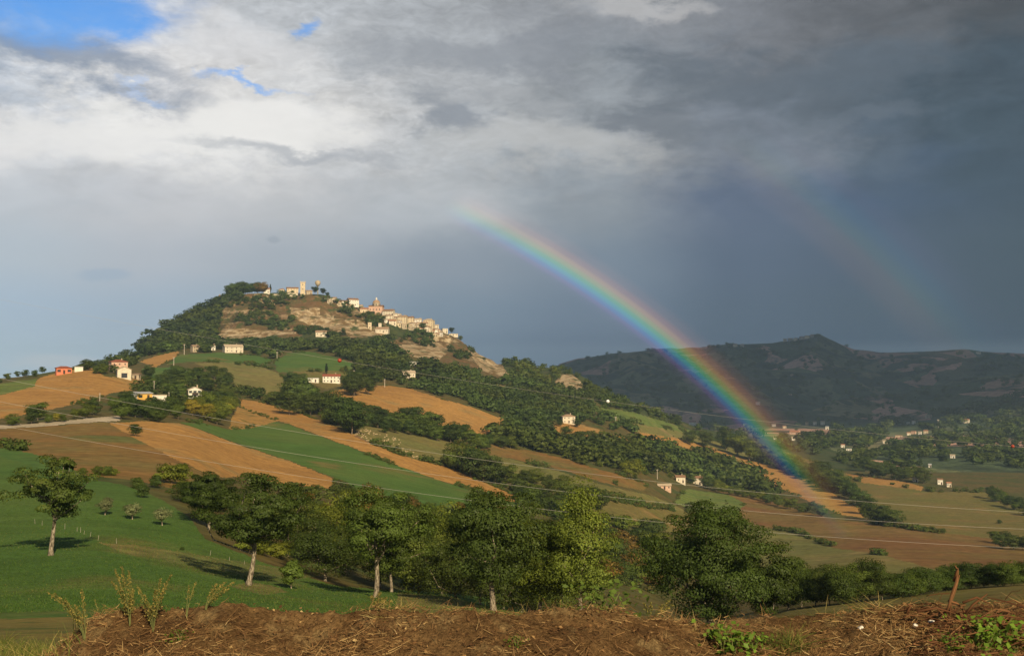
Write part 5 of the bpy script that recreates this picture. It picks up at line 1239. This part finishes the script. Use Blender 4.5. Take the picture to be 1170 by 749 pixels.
bow('rainbow', 'bright full colour rainbow coming down from the clouds into the valley fields', 40.5, 43.1, 455.0, (470, 232), (1010, 660),
    [(40.5,(0,0,0)), (40.8,(.02,.01,.03)), (41.0,(.09,.03,.17)), (41.2,(.02,.12,.38)), (41.4,(.01,.33,.35)), (41.58,(.08,.40,.12)), (41.8,(.35,.36,.03)), (42.02,(.48,.23,.035)), (42.25,(.28,.08,.02)), (42.6,(.08,.025,.01)), (43.1,(0,0,0))],
    [((500,240),0.0), ((545,252),.45), ((640,298),.98), ((740,368),1.0), ((830,448),.80), ((895,516),.5), ((925,550),.22), ((970,605),.07), ((1000,645),0.0)], .43 * 2 ** -EXPOSURE)
bow('rainbow', 'faint second rainbow outside the bright one with its colours reversed', 49.6, 54.0, 455.0, (800, 150), (1130, 425),
    [(49.6,(0,0,0)), (50.5,(.10,.05,.02)), (51.1,(.13,.085,.03)), (51.6,(.06,.12,.07)), (52.3,(.015,.08,.13)), (53.0,(.03,.03,.07)), (54.0,(0,0,0))],
    [((805,153),0.0), ((880,195),.6), ((960,245),1.0), ((1040,320),.9), ((1100,390),.35), ((1125,420),0.0)], .23 * 2 ** -EXPOSURE)
# ------------------------------------------------------------------ the straw bank in front
CREST = [(-60,800),(20,776),(45,752),(62,735),(80,722),(95,711),(130,702),(180,699),(230,690),(255,688),(272,687),(290,694),(330,699),(400,698),(430,696),(470,701),(560,702),(700,704),(760,707),(850,707),(900,704),(960,700),(1040,697),(1100,694),(1170,692),(1300,690)]
YC = 8.6
gx = np.arange(-4.6, 5.6, .022); gy = np.arange(5.2, 12.4, .024)
BX, BY = np.meshgrid(gx, gy, indexing='ij')
ucr = 585 + FOC * (BX / YC) * .99
vcr = np.interp(ucr, [c[0] for c in CREST], [c[1] for c in CREST])
zc = EYE + ray(585, vcr)[1] * YC
yc = YC + fbm(BX * .5, BX * 0, 2, 60) * .5
front = np.clip(yc - BY, 0, None); back = np.clip(BY - yc, 0, None)
zc2 = EYE + ray(585, vcr)[1] * yc
BZ = zc2 - front * .30 - front ** 2 * .02 - back * .45
BZ += fbm(BX * 1.3, BY * 1.3, 3, 61) * .10 + fbm(BX * 5, BY * 5, 3, 62) * .035 + fbm(BX * 14, BY * 14, 3, 63) * .028
crest_fix = np.exp(-((BY - yc) / .5) ** 2) * .0
gi = np.arange(BX.size).reshape(BX.shape)
bq = np.stack([gi[:-1, :-1], gi[1:, :-1], gi[1:, 1:], gi[:-1, 1:]], -1).reshape(-1, 4)
m, t, out = new_mat('straw_litter'); P = pos(t)
n1 = t.noise(P, 1.6, 6, .65); n2 = t.noise(P, 26, 7, .75, 1.5); n3 = t.noise(t.vmath('ADD', P, (9, 3, 1)), 3.2, 5, .65)
col = t.mix(t.smooth(n1, .38, .62), c4((.150,.084,.036)), c4((.245,.145,.060)))
col = t.mix(t.smooth(n3, .5, .64), col, c4((.31,.205,.090))); col = t.mix(t.smooth(n3, .40, .30), col, c4((.060,.030,.016)))
col = t.vmath('SCALE', col, None, t.linmap(n2, .32, .68, .30, 1.6))
principled(t, out, col, .95, .03, bumpn(t, n2, .05, 1.0)); BANKM = m
bank = link('straw_bank', mesh_np('straw_bank', np.stack([BX, BY, BZ], -1).reshape(-1, 3), bq, BANKM, True)); tag(bank, kind='structure')
def bank_z(x, y):
    i = np.clip((x - gx[0]) / .022, 0, len(gx) - 1.001); j = np.clip((y - gy[0]) / .024, 0, len(gy) - 1.001)
    return BZ[i.astype(int), j.astype(int)]
def surf(x, y):
    """top of bank or land at (x, y)"""
    b = float(bank_z(np.array(x), np.array(y))) if gx[0] < x < gx[-1] and gy[0] < y < gy[-1] else -99
    return max(b, float(ground_z(np.float64(x), np.float64(y))))
def tone_mat(name, ramp_, trans=.25):
    m, t, out = new_mat(name); at = t.n.new('ShaderNodeAttribute'); at.attribute_name = 'tone'
    col = t.ramp(at.outputs['Fac'], [(p, c4(c)) for p, c in ramp_])
    d = t.n.new('ShaderNodeBsdfDiffuse'); t.l.new(col, d.inputs[0]); tr = t.n.new('ShaderNodeBsdfTranslucent'); t.l.new(col, tr.inputs[0])
    mx = t.n.new('ShaderNodeMixShader'); mx.inputs[0].default_value = trans; t.l.new(d.outputs[0], mx.inputs[1]); t.l.new(tr.outputs[0], mx.inputs[2]); t.l.new(mx.outputs[0], out.inputs[0]); return m
STRAW = tone_mat('straw', [(0,(.045,.024,.014)), (.35,(.155,.082,.036)), (.6,(.28,.16,.066)), (.85,(.43,.29,.125)), (1,(.52,.38,.18))], .1)
GRASS = tone_mat('grass_blade', [(0,(.06,.10,.02)), (.35,(.13,.17,.035)), (.6,(.24,.22,.06)), (.85,(.40,.31,.10)), (1,(.52,.42,.17))], .35)
TWIG = tone_mat('twig', [(0,(.04,.02,.012)), (.5,(.10,.045,.022)), (1,(.22,.11,.05))], 0)
def ribbons(base, dirs, length, width, curl, g, seg=3):
    """thin bent blades: base points, unit directions, sag"""
    n = len(base); side = unit(np.cross(dirs, unit(g.normal(size=(n, 3)) + np.array([0, .8, .3])))); V_ = []
    for k in range(seg + 1):
        s = k / seg; c = base + dirs * (length * s)[:, None] + np.stack([curl[:, 0] * s * s, curl[:, 1] * s * s, curl[:, 2] * s * s], 1)
        w = width * (1 - .75 * s) if seg > 1 else width
        V_.append(c - side * w[:, None] / 2); V_.append(c + side * w[:, None] / 2)
    v = np.stack(V_, 1).reshape(-1, 3); K = 2 * (seg + 1); b = np.arange(n)[:, None] * K
    f = np.concatenate([b + np.array([[2*k, 2*k+1, 2*k+3, 2*k+2]]) for k in range(seg)], 1).reshape(-1, 4)
    return v, f
# straw: a mat of loose stalks over the bank
N = 70000
sx = rng.uniform(-4.3, 5.2, N); sy = 5.6 + rng.beta(2.2, 1.6, N) * 3.9
dens = fbm(sx * 1.1, sy * 1.1, 3, 70); keep = dens > rng.uniform(-.55, .25, N); sx, sy = sx[keep], sy[keep]; N = len(sx)
sz = bank_z(sx, sy); gz_ = ground_z(sx, sy); okb = sz > gz_ - .02; sx, sy, sz = sx[okb], sy[okb], sz[okb]; N = len(sx)
an = rng.uniform(0, 6.28, N) * .5 + rng.normal(.25, .7, N)
L = np.clip(rng.gamma(2.0, .030, N) + .02, 0, .18); tilt = rng.normal(.10, .28, N)
dr = unit(np.stack([np.cos(an) * np.cos(tilt), np.sin(an) * np.cos(tilt) * .8, np.sin(tilt)], 1))
b0 = np.stack([sx, sy, sz + rng.uniform(0, .035, N)], 1) - dr * (L * .5)[:, None] * np.array([1, 1, 0])
v, f = ribbons(b0, dr, L, rng.uniform(.0022, .0065, N), rng.normal(size=(N, 3)) * L[:, None] * .14, rng, 2)
tn = np.clip(rng.beta(2.0, 2.2, N) + dens[keep][okb] * .25, 0, 1)
tag(link('straw', mesh_np('straw', v, f, STRAW, False, np.repeat(tn, 2))), 'loose brown straw and dead stalks matted over the bank', 'straw', None, 'stuff')
# crumbled leaves and clods among the stalks
N = 16000
sx = rng.uniform(-4.3, 5.2, N); sy = 5.6 + rng.beta(2.2, 1.6, N) * 3.9; k_ = fbm(sx * 1.7, sy * 1.7, 3, 71) > rng.uniform(-.5, .4, N); sx, sy = sx[k_], sy[k_]
sz = bank_z(sx, sy); k_ = sz > ground_z(sx, sy) - .02; sx, sy, sz = sx[k_], sy[k_], sz[k_]; N = len(sx)
Nn = unit(rng.normal(size=(N, 3)) * .7 + np.array([0, -.3, .8])); v, f = leaf_quads(np.stack([sx, sy, sz + rng.uniform(0, .03, N)], 1), Nn, np.clip(rng.gamma(2.2, .007, N) + .006, 0, .035), rng)
tag(link('dead_leaves', mesh_np('dead_leaves', v, f, STRAW, False, np.clip(rng.beta(1.6, 2.6, N), 0, 1))), 'crumbled brown dead leaves scattered over the bank', 'dead leaves', None, 'stuff')
# thin short grass on the bank's feet and the slope behind it
N = 5200
sx = rng.uniform(-5.5, -3.0, N); sy = rng.uniform(5.8, 16, N); sx = sx * sy / 8
z_ = np.maximum(bank_z(sx, sy) * (sy < 12.2) - 99 * (sy >= 12.2), ground_z(sx, sy)); L = rng.uniform(.06, .30, N)
dr = unit(np.stack([rng.normal(0, .35, N), rng.normal(0, .3, N), np.ones(N)], 1))
v, f = ribbons(np.stack([sx, sy, z_], 1), dr, L, rng.uniform(.004, .009, N), np.stack([rng.normal(0, .35, N), rng.normal(0, .2, N), -rng.uniform(0, .4, N)], 1) * L[:, None], rng, 3)
tag(link('grass', mesh_np('grass', v, f, GRASS, False, np.repeat(np.clip(rng.beta(2, 1.6, N), 0, 1), 3))), 'yellow green grass left of the straw bank', 'grass', None, 'stuff')

# the young crop itself on the near part of the green field
N = 90000
uu = rng.uniform(-20, 640, N); yy = 58 * np.exp(rng.random(N) * math.log(150 / 58)); xx = ray(uu, 650)[0] * yy
i_ = np.clip(np.searchsorted(s_all, 585 + xx / yy * FOC * CP) - 1, 0, nc - 2); j_ = np.clip(((np.log(yy) - lnY[0]) / (lnY[1] - lnY[0])).astype(int), 0, nr - 2)
cr_ids = [k for k, f_ in enumerate(FIELDS) if f_[1] in ('crop_green', 'dry_strip')]; kk = fcls[i_, j_]; k_ = np.isin(kk, cr_ids); xx, yy, kk = xx[k_], yy[k_], kk[k_]; N = len(xx)
zz_ = ground_z(xx, yy); L = rng.uniform(.04, .11, N) * (1 + .5 * (fbm(xx / 6, yy / 6, 2, 80))); dr = unit(np.stack([rng.normal(0, .4, N), rng.normal(0, .4, N), np.ones(N)], 1))
v, f = ribbons(np.stack([xx, yy, zz_ - .02], 1), dr, L, rng.uniform(.02, .055, N), rng.normal(0, .3, (N, 3)) * L[:, None], rng, 1)
CROPB = tone_mat('crop_blade', [(0,(.045,.09,.02)), (.5,(.075,.135,.028)), (.8,(.115,.155,.035)), (1,(.20,.17,.06))], .3)
dryk = np.array([FIELDS[k][1] == 'dry_strip' for k in kk]); tag(link('young_crop', mesh_np('young_crop', v, f, CROPB, False, np.clip(rng.beta(2, 2.4, N) + .35 * dryk + .2 * fbm(xx / 12, yy / 12, 3, 81), 0, 1))), 'short green blades of the young crop covering the near field', 'crop', None, 'stuff')

def on_bank(u, v):
    """the spot on the bank (or the land) that photo pixel (u, v) looks at"""
    a, t_ = ray(u, v); a = float(a); t_ = float(t_)
    for y in np.arange(5.4, 12.2, .02):
        if EYE + t_ * y <= surf(a * y, y): return Vector((a * y, y, surf(a * y, y)))
    return hit(u, v, 9)[0]
def at_bank(u, v, y):
    if v > 712: return on_bank(u, v)
    a = float(ray(u, v)[0]); return Vector((a * y, y, surf(a * y, y)))
def tuft_mesh(name, seed, n, h, spread, tone, wid=.007, droop=.5):
    g = np.random.default_rng(seed); b = np.stack([g.normal(0, spread * .25, n), g.normal(0, spread * .25, n), np.full(n, -.04)], 1)
    d = unit(np.stack([g.normal(0, spread * 1.6, n), g.normal(0, spread * 1.2, n), np.full(n, h)], 1) / h)
    L = h * g.uniform(.45, 1.1, n); c = d * np.array([1, 1, 0]) * (L * droop)[:, None] - np.array([0, 0, 1]) * (L * droop * .35 * g.random(n))[:, None]
    v, f = ribbons(b, d, L, np.full(n, wid) * g.uniform(.6, 1.3, n), c, g, 4)
    return mesh_np(name, v, f, GRASS, False, np.repeat(np.clip(g.normal(tone, .16, n), 0, 1), 4))
DRYT = [tuft_mesh('dry_grass_tuft', 200 + i, 26, .22, .16, .78, .006) for i in range(3)]
LONGT = [tuft_mesh('grass_tuft', 210 + i, 70, .30, .14, .38, .009, .6) for i in range(2)]
for i, (u, v, y) in enumerate([(520,702,8.7),(586,703,8.7),(604,704,8.6),(626,704,8.8),(648,703,8.9),(668,703,9.0),(684,704,8.8),(790,707,8.7),(818,707,8.8),(838,706,8.7),(905,704,8.7),(925,703,8.7),(938,702,8.9),(962,700,8.7),(985,699,8.8),(1003,699,8.7),(1150,694,8.6),(1163,693,8.7),(455,700,8.6),(440,698,8.5),(545,703,8.7),(1135,695,8.8)]):
    o = link('dry_grass_tuft', DRYT[i % 3], None, at_bank(u, v, y)); s = random.uniform(.55, 1.1); o.scale = (s, s, s); o.rotation_euler = (0, 0, random.uniform(0, 6.28))
    tag(o, 'tuft of dry straw coloured grass standing on the crest of the bank', 'grass tuft', 'dry tufts along the bank crest')
for i, (u, v, y) in enumerate([(4,735,7.6),(14,742,7.2),(26,745,7.0),(36,748,7.1),(8,752,6.8),(-8,742,7.3),(46,752,7.2)]):
    o = link('grass_tuft', LONGT[i % 2], None, at_bank(u, v, y)); s = random.uniform(.8, 1.15); o.scale = (s, s, s); o.rotation_euler = (0, 0, random.uniform(0, 6.28)); tag(o, 'tall yellow green grass tuft in the bottom left corner', 'grass tuft', 'grass tufts in the bottom left corner')
for i, (u, v, y) in enumerate([(905,735,7.9),(915,742,7.7),(896,745,7.6),(885,738,7.8)]):
    o = link('grass_tuft', LONGT[i % 2], None, at_bank(u, v, y)); s = random.uniform(.5, .7); o.scale = (s, s, s); o.rotation_euler = (0, 0, random.uniform(0, 6.28)); tag(o, 'green grass tuft on the face of the bank right of the leafy weed', 'grass tuft', 'green tufts on the bank face')
def leafy(name, seed, n, h, w, leaf, mat):
    g = np.random.default_rng(seed); P_ = np.stack([g.normal(0, w, n), g.normal(0, w, n), g.random(n) ** .8 * h], 1)
    N_ = unit(np.stack([g.normal(0, .6, n), g.normal(-.4, .5, n), np.ones(n)], 1)); v, f = leaf_quads(P_, N_, leaf * g.uniform(.5, 1.3, n), g)
    return mesh_np(name, v, f, LM[mat], False, g.uniform(.7, 1.3, n))
BUSHW = leafy('leaves', 240, 260, .24, .10, .034, 'mid')
WEEDS = [leafy('leaves', 220 + i, 90, .20, .09, .048, 'weed') for i in range(3)]
stm = MB()
for k in range(4): a = k * 1.6; stm.tube([(0, 0, -.05), (math.cos(a) * .03, math.sin(a) * .03, .10), (math.cos(a) * .08, math.sin(a) * .08, .19)], [.006, .005, .002], 5)
STEMM, _t, _o = new_mat('green_stem'); principled(_t, _o, (.14,.15,.05,1), .8, .1)
stem_me = stm.mesh('stems', STEMM)
for i, (u, v, y, s, lab, gr) in enumerate([(825,742,7.6,1.0,'leafy green weed at the bottom edge right of the middle','weeds by the bottom edge'),(838,747,7.5,.9,'leafy green weed at the bottom edge right of the middle','weeds by the bottom edge'),(862,745,7.6,.7,'leafy green weed at the bottom edge right of the middle','weeds by the bottom edge'),
     (590,741,7.7,.42,'single tiny green seedling low on the bank face',None),(1118,742,7.5,1.0,'leafy green weed under the twig pile','weeds under the twig pile'),(1146,740,7.6,1.1,'leafy green weed under the twig pile','weeds under the twig pile'),(1160,746,7.5,.9,'leafy green weed under the twig pile','weeds under the twig pile'),(1085,746,7.5,.7,'leafy green weed under the twig pile','weeds under the twig pile'),(1128,748,7.4,.8,'leafy green weed under the twig pile','weeds under the twig pile'),
     (205,735,7.6,.5,'dull little weed on the left part of the bank face',None),(692,704,9.0,1.5,'bushy blue green weed just behind the bank crest left of the dark gap',None)]):
    o = empty('weed', at_bank(u, v, y), random.uniform(0, 6.28)); o.scale = (s, s, s); tag(o, lab, 'weed', gr); link('stems', stem_me, o); link('leaves', BUSHW if 'blue green' in lab else WEEDS[i % 3], o)
# the tall seeding weeds on the left end of the bank
SEED = tone_mat('seed_head', [(0,(.10,.11,.03)), (.5,(.22,.19,.05)), (1,(.40,.30,.09))], .3)
def tall_weed(u, v, y, tips, lab, seed, head=.5, lw=.022, dens=70):
    g = np.random.default_rng(seed); b = at_bank(u, v, y); o = empty('seeding_weed', b); tag(o, lab, 'weed'); HV, HF, HT = [], [], []
    for (tu, tv) in tips:
        a, t_ = ray(tu, tv); yy = y + g.normal(0, .08); T = Vector((float(a) * yy, yy, EYE + float(t_) * yy)) - b
        mid = T * .5 + Vector((-T.x * .18, g.normal(0, .02), T.length * .10)); pts = [Vector((0, 0, -.06))]
        for k in range(1, 9): s = k / 8; pts.append(mid * (2 * s * (1 - s)) + T * (s * s))
        mb = MB(); mb.tube(pts, [.0045 * (1 - .6 * k / 8) for k in range(9)], 5); mb.build('stem', STEMM, o)
        n = int(dens * 1.6); s = 1 - g.random(n) * head; P_ = np.array([list(mid * (2 * q * (1 - q)) + T * (q * q)) for q in s]) + g.normal(0, .011, (n, 3)) * (1.2 - s)[:, None] * 1.6
        d = unit(np.array(list(T.normalized()))[None] * .7 + g.normal(size=(n, 3)) * .6); N_ = unit(np.cross(d, g.normal(size=(n, 3)))); q_, f_ = leaf_quads(P_, N_, lw * .42 * g.uniform(.5, 1.5, n), g)
        link('foliage', mesh_np('foliage', q_, f_, SEED, False, g.random(n)), o)
    return o
tall_weed(98, 704, 8.7, [(54,676),(62,677),(74,684),(93,673),(86,690)], 'drooping yellow seeding grass at the far left end of the bank crest', 1, .6, .03, 90)
tall_weed(149, 702, 8.8, [(131,650),(139,647),(147,651),(128,664),(152,672)], 'tallest feathery green weed on the left part of the bank crest', 2, .75, .03, 130)
tall_weed(175, 700, 8.7, [(156,668),(183,660),(196,656),(190,668),(178,672),(165,680)], 'branching yellow green weed right of the tallest feathery weed', 3, .7, .028, 110)
tall_weed(213, 695, 8.7, [(216,668),(224,664)], 'thin single weed stem on the bank crest', 4, .5, .022, 50)
tall_weed(234, 692, 8.8, [(268,665),(258,664),(248,666),(262,672)], 'yellow weed bending right over the highest clod of the bank', 5, .65, .026, 90)
tall_weed(112, 702, 9.2, [(108,684),(120,690)], 'low thin weed between the drooping grass and the tallest weed', 6, .5, .02, 40)
tall_weed(430, 697, 8.7, [(424,680),(434,676),(442,682),(448,686)], 'reddish weed clump before the trunk of the bent oak', 7, .8, .028, 80)
tall_weed(742, 706, 8.8, [(736,688),(744,687),(758,690),(766,685),(770,690)], 'brown dry thistles on the crest before the dark gap', 8, .45, .03, 40)
tall_weed(655, 704, 8.7, [(640,686),(646,690)], 'pair of dry stalks leaning left on the crest below the yellow poplar', 9, .3, .02, 20)
# the dead stalk and the twig pile on the right
o = empty('dead_stalk', at_bank(1083, 697, 8.4)); tag(o, 'thick brown dead stalk standing crooked out of the twig pile', 'dead stalk')
def stalk(pts, r, y=8.4):
    b = o.location; out_ = []
    for u, v in pts: a, t_ = ray(u, v); out_.append(Vector((float(a) * y, y + random.uniform(-.03, .03), EYE + float(t_) * y)) - b)
    return out_, r
for pts, r, nm in [([(1080,702),(1083,690),(1086,678),(1091,664),(1096,653),(1093,648)], [.010,.010,.011,.010,.008,.003], 'stem'), ([(1085,702),(1088,688),(1091,672),(1096,656)], [.006,.006,.006,.003], 'stem'), ([(1091,664),(1094,650),(1090,645)], [.012,.008,.003], 'branch'), ([(1084,686),(1096,690),(1104,700)], [.01,.008,.006], 'branch')]:
    p_, r_ = stalk(pts, r); mb = MB(); mb.tube(p_, r_, 8); me = mb.mesh(nm, TWIG, True); at = me.attributes.new('tone', 'FLOAT', 'FACE'); at.data.foreach_set('value', np.random.default_rng(3).uniform(.6, 1.0, len(me.polygons)).astype(np.float32)); link(nm, me, o)
pile = empty('twig_pile', at_bank(1120, 702, 8.3)); tag(pile, 'untidy pile of dark reddish twigs on the right end of the bank', 'twig pile')
mb = MB(); tn = []
for k in range(230):
    u = 1028 + 150 * random.random() ** .8; y = random.uniform(7.9, 8.8); p = at_bank(u, 698, y) - pile.location
    an_ = random.gauss(.1, .55) + (math.pi if random.random() < .5 else 0); L_ = random.uniform(.08, .34); c = Vector((math.cos(an_), math.sin(an_) * .6, random.gauss(.02, .16)))
    lift = random.random() ** 2 * .13 * min(1.0, (u - 1020) / 60); r = random.uniform(.0022, .007); q = p + Vector((0, 0, lift))
    n0 = len(mb.f); mb.tube([q - c * L_ * .5, q + Vector((0, 0, random.gauss(.01, .02))), q + c * L_ * .5 + Vector((random.gauss(0, .03), 0, random.gauss(0, .03)))], [r, r * .9, r * .5], 5); tn += [random.random()] * (len(mb.f) - n0)
me = mb.mesh('twigs', TWIG); at = me.attributes.new('tone', 'FLOAT', 'FACE'); at.data.foreach_set('value', np.array(tn, np.float32)); o2 = link('twigs', me, pile); o2['kind'] = 'stuff'
for i, pts in enumerate([[(1104,700),(1112,690),(1128,678)], [(1100,688),(1116,682),(1132,690)], [(1036,700),(1040,692),(1036,689)], [(1048,698),(1070,694),(1090,700)], [(1108,708),(1140,702),(1172,706)], [(1120,716),(1150,712),(1174,716)]]):
    out_ = []
    for u, v in pts: a, t_ = ray(u, v); yb = 8.3; out_.append(Vector((float(a) * yb, yb, EYE + float(t_) * yb)) - pile.location)
    mb = MB(); mb.tube(out_, [.011, .009, .004], 6); me = mb.mesh('branch', TWIG, True); at = me.attributes.new('tone', 'FLOAT', 'FACE'); at.data.foreach_set('value', np.full(len(me.polygons), .55, np.float32)); link('branch', me, pile)
for (u, v, lab) in [(1064, 714, 'larger pale stone on the bank below the dead stalk'), (1046, 717, 'smaller pale stone on the bank left of the larger one'), (983, 719, 'tiny whitish stone in the straw')]:
    q_ = on_bank(u, v); import bmesh
    bm = bmesh.new(); bmesh.ops.create_icosphere(bm, subdivisions=3, radius=.022)
    for w_ in bm.verts: k_ = 1 + .3 * math.sin(w_.co.x * 130 + u) * math.cos(w_.co.y * 110 + v); w_.co *= k_; w_.co.z *= .7
    me = bpy.data.meshes.new('stone'); bm.to_mesh(me); bm.free(); me.materials.append(PL['white']); o = link('stone', me, None, q_ + Vector((0, 0, .012))); tag(o, lab, 'stone')
